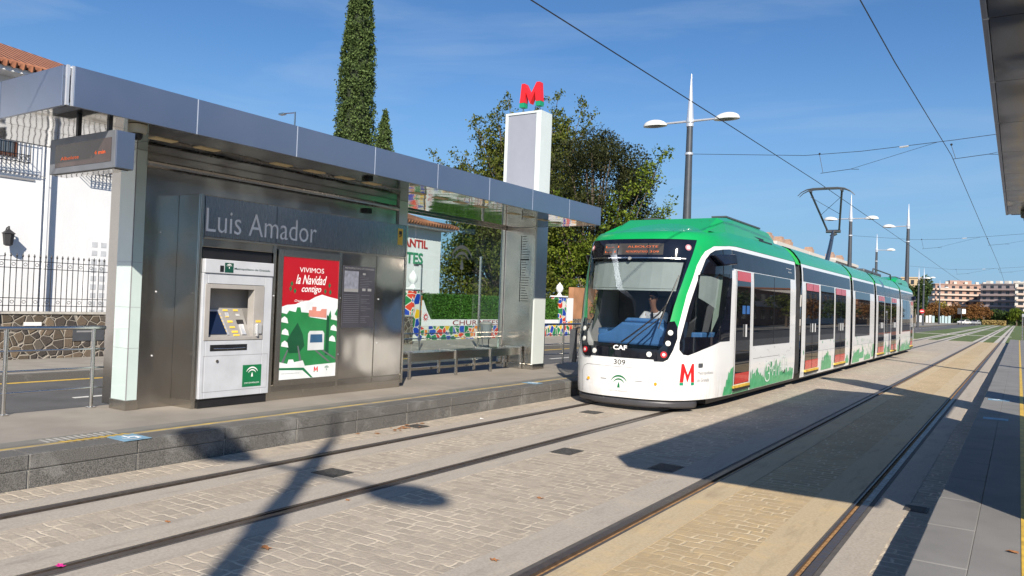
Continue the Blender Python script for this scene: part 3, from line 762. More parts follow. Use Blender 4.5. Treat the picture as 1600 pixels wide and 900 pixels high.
hill = [(7.20, 1.52), (7.30, 1.50), (7.34, 1.55), (7.46, 1.53), (7.48, 1.60), (7.54, 1.60), (7.56, 1.53), (7.70, 1.52), (7.72, 1.46), (7.90, 1.44), (8.05, 1.42), (8.12, 1.56), (8.15, 1.42), (8.26, 1.60), (8.26, .62), (7.20, .62)]
pflat('green_town', [hill], pm('poster_green', (.02, .20, .06), .4, coat=.5), .0235)
pflat('pink_palace', [[(7.70, 1.47), (7.70, 1.56), (7.76, 1.56), (7.76, 1.61), (7.84, 1.61), (7.84, 1.55), (7.92, 1.55), (7.94, 1.58), (8.04, 1.58), (8.04, 1.45)]], pm('poster_pink', (.62, .25, .20), .4, coat=.5), .0245)
for q_ in ([(7.36, .95), (7.30, 1.1), (7.40, 1.25), (7.50, 1.38), (7.60, 1.22), (7.64, 1.05), (7.55, .95)], [(8.04, .9), (8.05, 1.5), (8.10, 1.45), (8.11, .9)]):
    pflat('dark_green_tree', [q_], pm('poster_dark_green', (.006, .075, .03), .4, coat=.5), .0245)
cl_ = []
for cx, cz in ((7.26, 1.42), (7.28, 1.25), (7.28, 1.08), (8.19, 1.46), (8.19, 1.30), (8.17, 1.14)):
    cl_.append([(cx - .06, cz - .03), (cx + .07, cz - .05), (cx + .05, cz + .02), (cx, cz + .05), (cx - .05, cz + .02)])
pflat('snowy_branch', cl_, pm('poster_white', (.75, .77, .78), .4, coat=.5), .0255)
pflat('poster_tram', [[(7.70, .98), (7.70, 1.22), (7.73, 1.26), (7.98, 1.26), (8.01, 1.22), (8.01, .98)]], pm('poster_tram_white', (.6, .63, .65), .4, coat=.5), .0265)
pflat('poster_tram_window', [[(7.74, 1.09), (7.745, 1.21), (7.97, 1.21), (7.98, 1.09)]], pm('poster_blue', (.03, .10, .20), .3, coat=.5), .0275)
for q_ in ([(7.22, .80), (7.27, .80), (7.35, 1.0), (7.33, 1.0)], [(7.56, .80), (7.61, .80), (7.53, 1.05), (7.51, 1.05)], [(7.84, .97), (8.10, .80), (8.15, .80), (7.87, .98)], [(7.97, .97), (8.24, .83), (8.25, .85), (8.0, .98)]):
    pflat('poster_track', [q_], pm('poster_grey', (.12, .13, .14), .4, coat=.5), .0255)
pflat('snow_foreground', [[(7.20, .58), (7.20, .83), (7.34, .80), (7.36, .86), (7.44, .86), (7.46, .82), (7.62, .84), (7.66, .76), (8.26, .78), (8.26, .58)]], pm('poster_foot', (.70, .73, .74), .4, coat=.5), .028)
pflat('green_band', [[(7.20, .72), (7.62, .70), (7.78, .585), (7.82, .585), (7.64, .735), (7.20, .75)]], 'logo_green', .029)
text('poster_title', 'VIVIMOS', PF, 7.50, 7.96, 2.10, 2.17, 'whiteink', poster, off=.0225, depth=0)
text('poster_title', 'la Navidad', PF, 7.44, 8.02, 1.93, 2.065, 'whiteink', poster, off=.0225, depth=0, shear=.35, bold=.01)
text('poster_title', 'contigo', PF, 7.55, 7.92, 1.79, 1.91, 'whiteink', poster, off=.0225, depth=0, shear=.35, bold=.012)
text('poster_line', 'Gracias por acompañarnos', PF, 7.43, 8.02, 1.665, 1.71, 'whiteink', poster, off=.0225, depth=0, shear=.35)
lf = []
for cx, cz, s in ((7.37, 1.93, 1), (7.43, 1.83, 1), (7.35, 1.86, 1), (8.08, 1.93, -1), (8.0, 1.84, -1), (8.1, 1.83, -1)):
    lf.append([(cx, cz - .04), (cx + .025 * s, cz), (cx, cz + .04), (cx - .025 * s, cz)])
pflat('holly_leaf', lf, 'logo_green', .0225)
letter_m(poster, PF, 7.83, 7.91, .66, .74, off=.030, depth=.0005, names=('logo_letter', 'logo_foot'))
emblem('small_emblem', PF, 8.08, .70, .11, 'logo_green', poster, off=.031)
text('poster_small_print', 'metropolitanogranada.es', PF, 7.24, 7.56, .655, .675, 'greyink', poster, off=.0295, depth=0)
# information board
ib = MB(); ib.prism(rect(8.37, 9.055, 1.30, 2.25), FY(-8.59), 0, .012); ibo = ib.build('information_board', pm('board_dark', (.05, .05, .062), .25, var=.1, coat=.5), sh)
IF = FY(-8.59)
q = MB(); q.prism(rect(8.39, 8.69, 1.86, 2.17), IF, .012, .0135); q.build('city_map', pm('map_grey', (.20, .21, .26), .4, var=.3, scale=14), ibo)
q = MB(); q.prism(rect(8.39, 8.69, 1.85, 1.90), IF, .0137, .0145); q.prism(rect(8.78, 8.85, 1.87, 1.91), IF, .012, .0135); q.prism(rect(8.90, 8.98, 1.87, 1.91), IF, .012, .0135); q.prism(rect(8.78, 8.84, 2.12, 2.15), IF, .012, .0135); q.build('map_legend', 'greyink', ibo)
q = MB()
rr = random.Random(11)
for k in range(15):
    z = 1.80 - k * .030
    q.prism(rect(8.39, 8.72, z, z + .009), IF, .012, .013)
    if rr.random() < .7: q.prism(rect(8.76, 8.76 + rr.uniform(.1, .26), z, z + .007), IF, .012, .013)
for k in range(8):
    z = 2.10 - k * .026; q.prism(rect(8.72, 8.72 + rr.uniform(.1, .3), z, z + .006), IF, .012, .013)
q.build('timetable', pm('timetable_grey', (.10, .10, .12), .5), ibo)
text('board_title', 'METROPOLITANO DE GRANADA', IF, 8.40, 9.03, 2.20, 2.228, 'greyink', ibo, off=.0135, depth=0)

# ------------------------------------------------------------------ ticket machine in its bay
tm = thing('ticket_machine', 'white ticket machine with a blue screen and yellow labels in the steel wall', 'ticket machine', (-8.75, 6.5, .3))
X0 = -8.56
b = MB()
b.box(-8.93, X0, 5.955, 6.02, .42, 2.01); b.box(-8.93, X0, 6.90, 7.03, .42, 2.01)
b.box(-8.93, X0, 6.022, 6.898, 1.88, 2.01); b.box(-8.93, X0, 6.022, 6.898, .42, 1.15)
b.build('body', 'machine', tm, bevel=.006)
b = MB(); b.box(-8.94, -8.54, 5.96, 7.03, 2.012, 2.19); b.build('header', 'machine', tm, bevel=.008)
b = MB(); b.box(-8.94, -8.60, 5.955, 7.03, 2.2, 2.33); b.build('vent_gap', 'black', tm)
b = MB(); b.box(-8.93, -8.59, 5.97, 7.02, .3, .415); b.build('plinth', 'black', tm)
MF = FY(X0)
r_ = MB()
for q_ in (rect(5.99, 6.06, 1.155, 1.875), rect(6.73, 6.895, 1.155, 1.875), rect(6.061, 6.729, 1.82, 1.875), rect(6.061, 6.729, 1.155, 1.20)): r_.prism(q_, MF, -.12, .008)
r_.build('bezel', pm('bezel_grey', (.34, .325, .31), .45), tm, bevel=.004)
r_ = MB(); r_.box(-8.93, -8.80, 6.0, 6.9, 1.15, 1.88); r_.build('recess_back', 'machine_grey', tm)
CS = flat((-8.60, 0, 1.20), (0, 1, 0), (-.20, 0, .36))
r_ = MB(); r_.quad(CS(6.06, 0), CS(6.73, 0), CS(6.73, .42), CS(6.06, .42)); r_.quad((-8.60, 6.06, 1.15), (-8.60, 6.73, 1.15), (-8.60, 6.73, 1.2), (-8.60, 6.06, 1.2)); r_.build('console', 'machine_grey', tm)
s_ = MB(); s_.prism([(6.07, .03), (6.37, .03), (6.33, .36), (6.07, .36)], CS, .001, .012); s_.build('screen', 'screen', tm)
s_ = MB(); s_.prism([(6.07, .36), (6.33, .36), (6.335, .385), (6.07, .385)], CS, .001, .014); s_.prism([(6.375, .02), (6.40, .02), (6.355, .385), (6.34, .385)], CS, .001, .014); s_.build('screen_frame', 'alu_light', tm)
CB = FY(-8.80)
for a, z, w, hh in ((6.42, .37, .07, .025), (6.44, .20, .075, .03), (6.45, .12, .075, .025), (6.46, .05, .09, .03), (6.47, .005, .09, .022), (6.58, .37, .07, .028), (6.43, .28, .05, .012)):
    s_ = MB(); s_.prism(rect(a, a + w, z, z + hh), CS, .001, .008); s_.build('label', 'labelyellow', tm)
s_ = MB()
for k in range(6): s_.prism(rect(6.365 - k * .004, 6.39 - k * .004, .06 + k * .05, .085 + k * .05), CS, .001, .012)
s_.build('button', 'labelyellow', tm)
s_ = MB(); s_.prism(rect(6.44, 6.49, .29, .35), CS, .001, .006); s_.prism(rect(6.60, 6.66, .30, .33), CS, .001, .006); s_.prism(rect(6.60, 6.66, .02, .17), CS, .001, .02); s_.build('card_slot', 'alu_light', tm)
s_ = MB(); s_.prism(rect(6.58, 6.68, .18, .24), CS, .001, .012); s_.build('coin_slot', 'black', tm)
s_ = MB(); s_.prism(rect(6.76, 6.86, 1.235, 1.36), MF, .008, .03); s_.prism(rect(6.775, 6.80, 1.20, 1.37), MF, .008, .04); s_.build('card_reader', 'alu_light', tm, bevel=.004)
s_ = MB(); s_.prism(rect(6.77, 6.85, 1.385, 1.415), MF, .008, .012); s_.build('label', 'labelyellow', tm)
s_ = MB(); s_.prism(rect(6.09, 6.65, 1.02, 1.10), MF, .001, .006); s_.build('tray_opening', 'black', tm, bevel=.003)
s_ = MB(); s_.tube([(X0 + .006, 6.14, 1.05), (X0 + .014, 6.36, 1.045), (X0 + .006, 6.62, 1.052)], .008, 8); s_.build('tray_flap', 'tube', tm, smooth=True)
s_ = MB(); s_.tube([(X0, 6.20, .89), (X0 + .012, 6.20, .89)], .02, 12); s_.build('lock', 'steel', tm, smooth=True)
s_ = MB()
for q_ in (rect(6.0, 6.995, .955, .960), rect(6.0, 6.995, .50, .505), rect(6.0, 6.004, .505, .955), rect(6.991, 6.995, .505, .955)): s_.prism(q_, MF, .0005, .0015)
s_.build('door_gap', 'greyink', tm)
s_ = MB(); s_.prism(rect(6.60, 6.90, .53, .82), MF, .001, .003); s_.build('logo_panel', 'logo_green', tm)
emblem('logo_emblem', MF, 6.75, .71, .22, 'whiteink', tm, off=.005)
text('logo_text', 'JUNTA DE ANDALUCIA', MF, 6.63, 6.87, .565, .59, 'whiteink', tm, off=.005, depth=0)
HF = FY(-8.54)
s_ = MB(); s_.prism(rect(6.245, 6.375, 2.03, 2.155), HF, .001, .003); s_.build('header_logo_panel', pm('dull_green', (.006, .06, .04), .4), tm)
emblem('header_emblem', HF, 6.31, 2.105, .10, 'whiteink', tm, off=.004)
s_ = MB(); s_.prism(rect(6.175, 6.23, 2.035, 2.115), HF, .001, .004); s_.build('header_slot', 'black', tm)
text('header_text', 'Metropolitano de Granada', HF, 6.39, 6.96, 2.065, 2.10, pm('header_ink', (.01, .05, .04), .5), tm, off=.003, depth=0, bold=.01)

# ------------------------------------------------------------------ information totem with the red M
tt = thing('metro_totem', 'tall white framed totem topped by a red M beside the far canopy end', 'totem', (-9.48, 14.84, .3))
t = MB(); t.box(-9.93, -9.03, 14.63, 15.05, .42, 3.47); t.build('lower_body', 'steel_dark', tt)
t = MB(); t.box(-9.98, -8.99, 14.6, 15.08, .3, .42); t.build('base', 'steel', tt, bevel=.004)
t = MB(); t.box(-9.04, -9.0, 14.60, 15.08, .42, 6.1); t.box(-9.96, -9.93, 14.60, 15.08, .42, 6.1); t.box(-9.93, -9.04, 14.60, 15.08, 6.05, 6.1); t.box(-9.93, -9.04, 15.06, 15.08, 3.47, 6.05)
t.box(-9.13, -9.041, 14.605, 14.63, 3.47, 6.05); t.box(-9.929, -9.89, 14.605, 14.63, 3.47, 6.05)
t.build('white_frame', 'frost_rim', tt, bevel=.004)
t = MB(); t.box(-9.89, -9.13, 14.62, 15.05, 3.47, 6.04); t.build('grey_panel', 'opal', tt)
t = MB(); t.box(-9.125, -9.042, 14.61, 14.63, .42, 3.46); t.box(-9.93, -9.86, 14.61, 14.63, .42, 3.46); t.build('side_strip', 'steel', tt)
TF = FX(14.63)
rm_ = MB(); rm_.prism(rect(-9.425, -9.412, 1.80, 3.28), TF, .001, .003)
rr = random.Random(4)
for k in range(26):
    z = 3.27 - k * .058; rm_.prism(rect(-9.432, -9.405, z - .008, z + .008), TF, .003, .005)
    if k == 9: rm_.prism(rect(-9.41, -9.20, z - .016, z + .016), TF, .003, .006)
    else: rm_.prism(rect(-9.385, -9.385 + rr.uniform(.07, .22), z - .006, z + .006), TF, .001, .002)
rm_.build('route_map', 'ink', tt)
LM = FX(14.78)
letter_m(tt, LM, -9.66, -9.10, 6.24, 6.78, off=0, depth=.075, foot=.2)
t = MB()
for x in (-9.60, -9.16): t.tube([(x, 14.78, 6.1), (x, 14.78, 6.26)], .015, 8)
t.build('letter_post', 'steel', tt)

# ------------------------------------------------------------------ bench
be = thing('bench', 'slim steel bench with four front legs under the glass part of the shelter', 'bench', (-9.5, 12.7, .3))
s_ = MB(); s_.box(-9.74, -9.30, 10.78, 14.56, .755, .775); s_.build('seat', 'steel', be)
s_ = MB(); s_.box(-9.325, -9.30, 10.78, 14.56, .62, .754); s_.box(-9.74, -9.715, 10.78, 14.56, .66, .754); s_.build('apron', 'steel', be)
for y in (10.80, 12.2, 13.4, 14.54):
    for x in (-9.29, -9.725):
        l = MB(); l.box(x - .018, x + .018, y - .03, y + .03, .3, .80 if x > -9.5 else .79); l.build('leg', 'tube', be, bevel=.004)
for y in (10.80, 12.2, 13.4, 14.54):
    l = MB(); l.box(-9.70, -9.31, y - .012, y + .012, .776, .80); l.build('seat_divider', 'tube', be)

# ------------------------------------------------------------------ hanging display, camera
ds = thing('departure_display', 'grey box with faint orange departure letters hanging under the near end of the canopy', 'display', (-8.1, 4.22, 3.0))
b = MB(); b.box(-8.72, -7.46, 4.14, 4.34, 2.965, 3.34); b.build('housing', pm('display_housing', (.16, .17, .19), .45, metal=.3), ds, bevel=.006)
b = MB(); b.box(-7.46, -7.44, 4.15, 4.33, 2.97, 3.335); b.build('end_cap', 'alu', ds)
b = MB(); b.prism(rect(-8.60, -7.52, 3.03, 3.27), FX(4.14), 0, .004); b.build('screen', pm('display_glass', (.035, .022, .02), .12, var=.5, scale=3, color2=(.07, .045, .04)), ds)
om = pm('orange_led', (.5, .06, .01), .5, emit=(1, .16, .02), estr=.5)
text('led_text', 'Albolote', FX(4.14), -8.48, -8.12, 3.10, 3.135, om, ds, off=.006, depth=0)
text('led_text', '4 min', FX(4.14), -7.82, -7.62, 3.115, 3.155, om, ds, off=.006, depth=0)
b = MB(); b.box(-8.70, -7.50, 4.17, 4.31, 2.955, 2.964); b.build('underside', 'mirror', ds)
for x in (-8.35, -7.75):
    b = MB(); b.box(x - .02, x + .02, 4.22, 4.26, 3.341, 3.474); b.build('hanger', 'darkgrey', ds)
sc = thing('security_camera', 'small beige dome camera with a dark lens under the canopy corner', 'security camera', (-7.64, 4.47, 3.47))
b = MB(); b.lathe((-7.64, 4.47, 3.38), [(.08, 0), (.092, .02), (.095, .09)], 20); b.build('housing', pm('beige_plastic', (.42, .38, .28), .5), sc, smooth=True)
b = MB(); b.lathe((-7.64, 4.47, 3.31), [(.01, 0), (.035, .008), (.05, .03), (.055, .07)], 16); b.build('dome', 'black', sc, smooth=True)

# ------------------------------------------------------------------ handrails behind the platform
def handrail(y0, y1, posts, label, x=-9.5):
    hd = thing('handrail', label, 'handrail', (x, (y0 + y1) / 2, .3), 'steel handrails along the back of the platform')
    for z, r in ((1.28, .024), (1.02, .012), (.79, .012), (.545, .012)):
        m = MB(); m.tube([(x, y0, z), (x, y1, z)], r, 10); m.build('rail_bar', 'tube', hd, smooth=True)
    for y in posts:
        m = MB(); m.tube([(x + .0, y, .3), (x, y, 1.28)], .024, 12); m.tube([(x, y, .3), (x, y, .312)], .055, 14); m.build('post', 'tube', hd, smooth=True)
handrail(-2.0, 5.26, (-1.0, .02, 1.05, 2.08, 3.11, 4.14, 5.12), 'steel four bar handrail at the left edge of the picture')
handrail(15.1, 19.2, (15.9, 16.85, 17.9, 18.95), 'steel handrail between the white totem and the nose of the tram')

# ------------------------------------------------------------------ the shelter of the platform the camera stands on
s2 = thing('opposite_shelter', 'steel canopy edge seen from below along the right edge of the picture', 'shelter', (1.0, 9.1, .3))
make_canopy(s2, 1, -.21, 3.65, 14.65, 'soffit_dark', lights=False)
c2 = MB(); c2.box(1.37, 2.14, 5.42, 11.9, .3, 3.474); c2.build('wall', 'steel_dark', s2)
c2 = MB(); c2.box(.94, 1.368, 5.88, 9.9, .3, 3.0); c2.build('cabinet', 'steel_dark', s2)
c2 = MB(); c2.box(1.37, 2.27, 15.0, 15.46, .3, 6.1); c2.build('totem_body', 'frost_rim', s2)
c2 = MB(); c2.lathe((.08, 14.3, 3.38), [(.08, 0), (.092, .02), (.095, .09)], 20); c2.lathe((.08, 14.3, 3.31), [(.01, 0), (.035, .008), (.05, .03), (.055, .07)], 16)
c2.build('dome_camera', pm('beige_camera', (.12, .11, .09), .5), s2, smooth=True)
# ------------------------------------------------------------------ tram
TX = -5.74
PLN = [(-.35, .02), (0, 0), (.35, .02), (.65, .11), (.88, .25), (1.04, .44), (1.16, .70), (1.24, 1.0), (1.29, 1.35), (1.325, 2.0), (1.345, 2.6)]
def _dense():
    Q = np.array(PLN); out = []
    for i in range(1, len(Q) - 2):
        for k in range(12):
            s = k / 12; a, b, c, d = Q[i - 1], Q[i], Q[i + 1], Q[i + 2]
            out.append(.5 * ((2 * b) + (-a + c) * s + (2 * a - 5 * b + 4 * c - d) * s * s + (-a + 3 * b - 3 * c + d) * s ** 3))
    out.append(Q[-2]); out = np.array(out); out[:, 0] = np.minimum(out[:, 0], 1.325)
    return out, np.concatenate([[0], np.cumsum(np.hypot(*np.diff(out, axis=0).T))])
PD, PLEN = _dense()
HW = ([.1, .35, .7, 2.3, 2.75, 2.95, 3.05, 3.15, 3.25, 3.35, 3.42], [.975, .992, 1.0, .99, .972, .955, .93, .88, .82, .74, .60])
RK = ([.1, .3, 1.1, 2.0, 2.9, 3.05, 3.13, 3.18, 3.23, 3.35, 3.42], [.03, .0, .02, .17, .42, .50, .62, .95, 1.35, 1.75, 1.95])
UE = float(PLEN[-1])
def _s(u, z, D):
    a = abs(u)
    if a <= UE: w = float(np.interp(a, PLEN, PD[:, 0])); s = float(np.interp(a, PLEN, PD[:, 1]))
    else: w = 1.325; s = float(PD[-1, 1]) + a - UE
    x = w * float(np.interp(z, *HW)); rk = float(np.interp(z, *RK)) * max(0, 1 - s / 2.6)
    sg = 1 if u >= 0 else -1
    if D > 0: return Vector((TX + sg * x, 12.17 + s + rk, z))
    return Vector((TX - sg * x, 45.3 - s - rk, z))
def nose(D):
    def f(u, z, off=0.0):
        p = _s(u, z, D)
        if off:
            du = _s(u + .01, z, D) - _s(u - .01, z, D); dz = _s(u, z + .01, D) - _s(u, z - .01, D)
            p = p + du.cross(dz).normalized() * off
        return p
    return f
def side(sg):
    def f(y, z, off=0.0):
        zz = min(max(z, .1), 3.42)
        dz = (float(np.interp(zz + .01, *HW)) - float(np.interp(zz - .01, *HW))) * 1.325 / .02
        n = Vector((sg, 0, -dz)).normalized()
        return Vector((TX + sg * 1.325 * float(np.interp(zz, *HW)), y, z)) + n * off
    return f
def uy(Y): return Y - 14.17 + UE

M['tram_white'] = pm('tram_white_paint', (.77, .78, .79), .28, var=.02, coat=.5, scale=1.5)
def dusty(m):
    N, L = m.node_tree.nodes, m.node_tree.links; b = N['Principled BSDF']
    src = b.inputs['Base Color'].links[0].from_socket
    tcn = N.new('ShaderNodeTexCoord'); sp = N.new('ShaderNodeSeparateXYZ'); L.new(tcn.outputs['Object'], sp.inputs[0])
    mr = N.new('ShaderNodeMapRange'); mr.inputs['From Min'].default_value = .2; mr.inputs['From Max'].default_value = .75; mr.inputs['To Min'].default_value = .55; mr.inputs['To Max'].default_value = .03
    L.new(sp.outputs['Z'], mr.inputs['Value'])
    mp = N.new('ShaderNodeMapping'); mp.inputs['Scale'].default_value = (1, 5, 1); L.new(tcn.outputs['Object'], mp.inputs['Vector'])
    n = N.new('ShaderNodeTexNoise'); n.inputs['Scale'].default_value = 2.2; n.inputs['Detail'].default_value = 8; n.inputs['Roughness'].default_value = .7; L.new(mp.outputs['Vector'], n.inputs['Vector'])
    r = N.new('ShaderNodeMapRange'); r.inputs['From Min'].default_value = .42; r.inputs['From Max'].default_value = .75; L.new(n.outputs['Fac'], r.inputs['Value'])
    c = mixc(N, L, mth(N, L, 'MULTIPLY', mr.outputs['Result'], r.outputs['Result']), src, (.34, .30, .25))
    L.new(c, b.inputs['Base Color'])
dusty(M['tram_white'])
M['tram_green'] = pm('tram_green_paint', (.004, .31, .078), .3, var=.05, coat=.6, scale=1.2)
M['tram_black'] = pm('tram_black_glass', (.006, .007, .012), .035, var=.3, coat=.3)
M['tram_cantrail'] = pm('tram_dark_band', (.010, .013, .026), .12, var=.2, spec=.16)
M['tram_glass'] = glass('tram_window_glass', (.88, .90, .91), .03)
M['side_glass'] = pm('tinted_window', (.006, .007, .009), .02, var=.4, scale=2, spec=.6)
M['tram_red'] = pm('tram_red_panel', (.55, .03, .015), .25, var=.05, coat=.5)
M['bellows'] = pm('bellows_rubber', (.022, .022, .024), .7, var=.3, scale=8)
M['graffiti'] = pm('splash_green', (.03, .30, .11), .35, var=.3, scale=7, color2=(.10, .44, .21), coat=.3)
M['lens'] = pm('clear_lens', (.75, .75, .72), .08, var=.1, coat=1.0)
M['red_lens'] = pm('red_lens', (.55, .02, .03), .1, var=.1, coat=1.0)
M['blue'] = pm('driver_desk_blue', (.04, .125, .29), .5, var=.1)
M['blind'] = pm('roller_blind', (.34, .40, .39), .6, var=.05)
_N, _L, _b = nodes(M['blind']); _t = _N.new('ShaderNodeBsdfTransparent'); _x = _N.new('ShaderNodeMixShader'); _x.inputs[0].default_value = .4
_L.new(_b.outputs[0], _x.inputs[1]); _L.new(_t.outputs[0], _x.inputs[2]); _L.new(_x.outputs[0], _N['Material Output'].inputs['Surface'])

tram = thing('tram', 'green and white articulated tram, number 309, driving along the left track past the shelter', 'tram', (TX, 28.7, 0))
WSG = [(-.72, 1.07), (.72, 1.07), (1.02, 2.62), (-1.02, 2.62)]
CBG = [(1.14, 1.30), (1.95, 1.30), (2.28, 1.60), (2.52, 2.44), (1.36, 2.40)]
def inside(p, poly):
    c = False; n = len(poly)
    for i in range(n):
        a, b = poly[i], poly[(i + 1) % n]
        if (a[1] > p[1]) != (b[1] > p[1]) and p[0] < (b[0] - a[0]) * (p[1] - a[1]) / (b[1] - a[1]) + a[0]: c = not c
    return c
mirror = lambda poly: [(-a, b) for a, b in poly][::-1]

def splash(rng, a0, a1, base, top, dens):
    """ragged painted patch along the skirt"""
    pts = [(a0, base)]
    a = a0
    while a < a1:
        h = base + (top - base) * (.45 + .55 * rng.random()) * (math.sin(math.pi * min(1, max(.15, (a - a0) / (a1 - a0)))) * .5 + .5)
        w = rng.uniform(.03, .16)
        pts.append((a, h)); pts.append((min(a + w * .8, a1), h + rng.uniform(-.04, .06)))
        if rng.random() < .35: pts.append((min(a + w * .9, a1), base + (h - base) * .5))
        a += w
    pts.append((a1, base))
    return pts

def cab_car(D, root):
    mp = nose(D); E_ = uy(18.98)
    sec = bpy.data.objects.new('cab_section', None); COL.objects.link(sec); adopt(sec, root)
    B = lambda m, n, mt, **k: m.build(n, mt, sec, **k)
    # white shell, left open behind the clear panes
    m = MB(); idx = {}
    us = list(np.arange(-2.8, 2.801, .05)); us = [-E_ + (E_ - 2.8) * k / 8 for k in range(8)] + us + [2.8 + (E_ - 2.8) * k / 8 for k in range(1, 9)]
    zs = [.22, .24, .28] + list(np.arange(.33, 3.001, .05)) 
    holes = [WSG, CBG, mirror(CBG)]
    def vid(i, j):
        if (i, j) not in idx: idx[(i, j)] = len(m.v); m.v.append(tuple(mp(us[i], zs[j], 0)))
        return idx[(i, j)]
    for i in range(len(us) - 1):
        for j in range(len(zs) - 1):
            cs = [(us[i], zs[j]), (us[i + 1], zs[j]), (us[i + 1], zs[j + 1]), (us[i], zs[j + 1])]
            if abs(us[i]) < 2.9 and any(inside(c, h) for c in cs for h in holes): continue
            m.f.append((vid(i, j), vid(i + 1, j), vid(i + 1, j + 1), vid(i, j + 1)))
    B(m, 'body_shell', 'tram_white', smooth='all')
    # green roof
    m = MB()
    uu = list(np.arange(-2.8, 2.801, .1)); uu = [-E_] + uu + [E_]
    zz = [2.985, 3.03, 3.08, 3.13, 3.18, 3.23, 3.28, 3.33, 3.38, 3.42]
    for j, z in enumerate(zz):
        for u in uu: m.v.append(tuple(mp(u, z, .006 if j == 0 else .004)))
    n = len(uu)
    for j in range(len(zz) - 1):
        for i in range(n - 1): m.f.append((j * n + i, j * n + i + 1, (j + 1) * n + i + 1, (j + 1) * n + i))
    m.f.append(tuple((len(zz) - 1) * n + i for i in range(n)))
    roof = B(m, 'roof', 'tram_green', smooth=True)
    def both(poly, name, mt, off, d=.08, mirror_it=True):
        o = []
        for q in ([poly, mirror(poly)] if mirror_it else [poly]):
            k = MB(); k.mapped(q, mp, off, d, d); o.append(B(k, name, mt, smooth='all'))
        return o
    both([(.81, 1.46), (.965, 1.38), (.975, 1.46), (1.09, 2.03), (1.25, 2.54), (1.35, 2.70), (1.45, 2.80), (1.74, 2.91), (2.5, 2.965), (3.2, 2.99), (1.22, 2.99), (1.01, 2.36), (.87, 1.80)], 'front_pillar', 'tram_green', .007, .06)
    # black surround of the windscreen
    m = MB()
    for q in ([(-.72, .90), (.72, .90), (.72, 1.07), (-.72, 1.07)], [(.72, .9), (.82, 1.05), (.815, 1.5), (.72, 1.07)], mirror([(.72, .9), (.82, 1.05), (.815, 1.5), (.72, 1.07)]),
              [(.72, 1.07), (.815, 1.5), (.87, 1.80), (1.01, 2.36), (1.22, 2.985), (1.02, 2.62)], mirror([(.72, 1.07), (.815, 1.5), (.87, 1.80), (1.01, 2.36), (1.22, 2.985), (1.02, 2.62)]),
              [(-1.02, 2.62), (1.02, 2.62), (1.22, 2.985), (-1.22, 2.985)]): m.mapped(q, mp, .008, .1, .1)
    B(m, 'windscreen_surround', 'tram_black', smooth='all')
    m = MB(); m.mapped(WSG, mp, .004, .1, .1); B(m, 'windscreen', 'tram_glass', smooth='all')
    both([(.79, 1.54), (.90, 1.56), (.96, 1.46), (.975, 1.27), (.92, 1.08), (.84, .92), (.76, .875), (.60, .875), (.61, 1.0), (.74, 1.15)], 'lamp_pod', 'tram_black', .018, .08)
    # side glazing of the cab: black field around the clear pane
    cw = [(1.02, 1.21), (1.15, 1.81), (1.31, 2.34), (1.47, 2.66), (1.60, 2.77), (1.78, 2.835), (2.15, 2.875), (2.64, 2.90), (2.64, 1.22), (2.18, 1.215), (1.57, 1.09), (1.21, .99), (1.11, 1.0), (1.03, 1.08)]
    for poly_m in (lambda p: p, mirror):
        m = MB()
        parts_ = [[cw[0], CBG[0], CBG[4], cw[2], cw[1]], [cw[2], CBG[4], CBG[3], (2.52, 2.90), cw[6], cw[5], cw[4], cw[3]], [(2.52, 2.90), CBG[3], CBG[2], (2.64, 1.6), cw[7]],
                  [CBG[2], CBG[1], (1.95, 1.17), cw[9], cw[8], (2.64, 1.6)], [CBG[0], cw[0], cw[13], cw[12], cw[11], cw[10], (1.95, 1.17), CBG[1]]]
        for q in parts_: m.mapped(poly_m(q), mp, .008, .1, .1)
        B(m, 'cab_side_surround', 'tram_black', smooth='all')
        m = MB(); m.mapped(poly_m(CBG), mp, .004, .1, .1); B(m, 'cab_side_window', 'tram_glass', smooth='all')
    cr_ = [(2.66, 2.56), (E_ - .13, 2.56), (E_ - .10, 2.90), (2.66, 2.90)]
    both(cr_, 'dark_band', 'tram_cantrail', .009, .4)
    for sg in (1, -1):
        q = lambda a0, a1, b0, b1: (rect(a0, a1, b0, b1) if sg > 0 else mirror(rect(a0, a1, b0, b1)))
        m = MB(); m.mapped(q(2.96, 3.88, .40, 2.53), mp, .010, .3, .2); door = B(m, 'door', 'side_glass', smooth='all')
        for z0, z1 in ((2.345, 2.525), (.405, .60)):
            m = MB(); m.mapped(q(2.965, 3.875, z0, z1), mp, .016, .3, .2); m.build('red_panel', 'tram_red', door)
        m = MB(); m.prism(q(2.90, 3.90, .335, .375), mp, .0, .035); m.build('yellow_step', 'yellow', door)
        m = MB(); m.prism(q(2.90, 3.90, .29, .33), mp, .0, .05); m.build('step_rubber', 'black', door)
        m = MB(); m.tube([mp(sg * 3.55, 1.28, .03), mp(sg * 3.55, 1.52, .03)], .02, 8); m.build('door_handle', 'alu_light', door, smooth=True)
        m = MB()
        for a in (3.35, 3.62): m.mapped(q(a, a + .2, 1.72, 1.88), mp, .013, .3, .3)
        m.build('door_sticker', pm('sticker_blue', (.03, .12, .35), .5), door)
        m = MB(); m.mapped(q(4.12, uy(18.42), 1.09, 2.54), mp, .010, .4, .3); B(m, 'window', 'side_glass', smooth='all')
        m = MB(); m.mapped(q(2.90, 2.95, .27, 2.55), mp, .012, .1, .2); m.mapped(q(3.89, 3.93, .27, 2.55), mp, .012, .1, .2); m.build('door_post', 'tram_white', sec)
        m = MB(); m.mapped(q(2.895, 2.90, .27, 2.55), mp, .0125, .1, .2); m.mapped(q(3.995, 4.0, .27, 2.55), mp, .004, .1, .2); m.mapped(q(4.15, 6.2, .83, .838), mp, .004, .3, .2)
        m.build('panel_gap', 'greyink', sec)
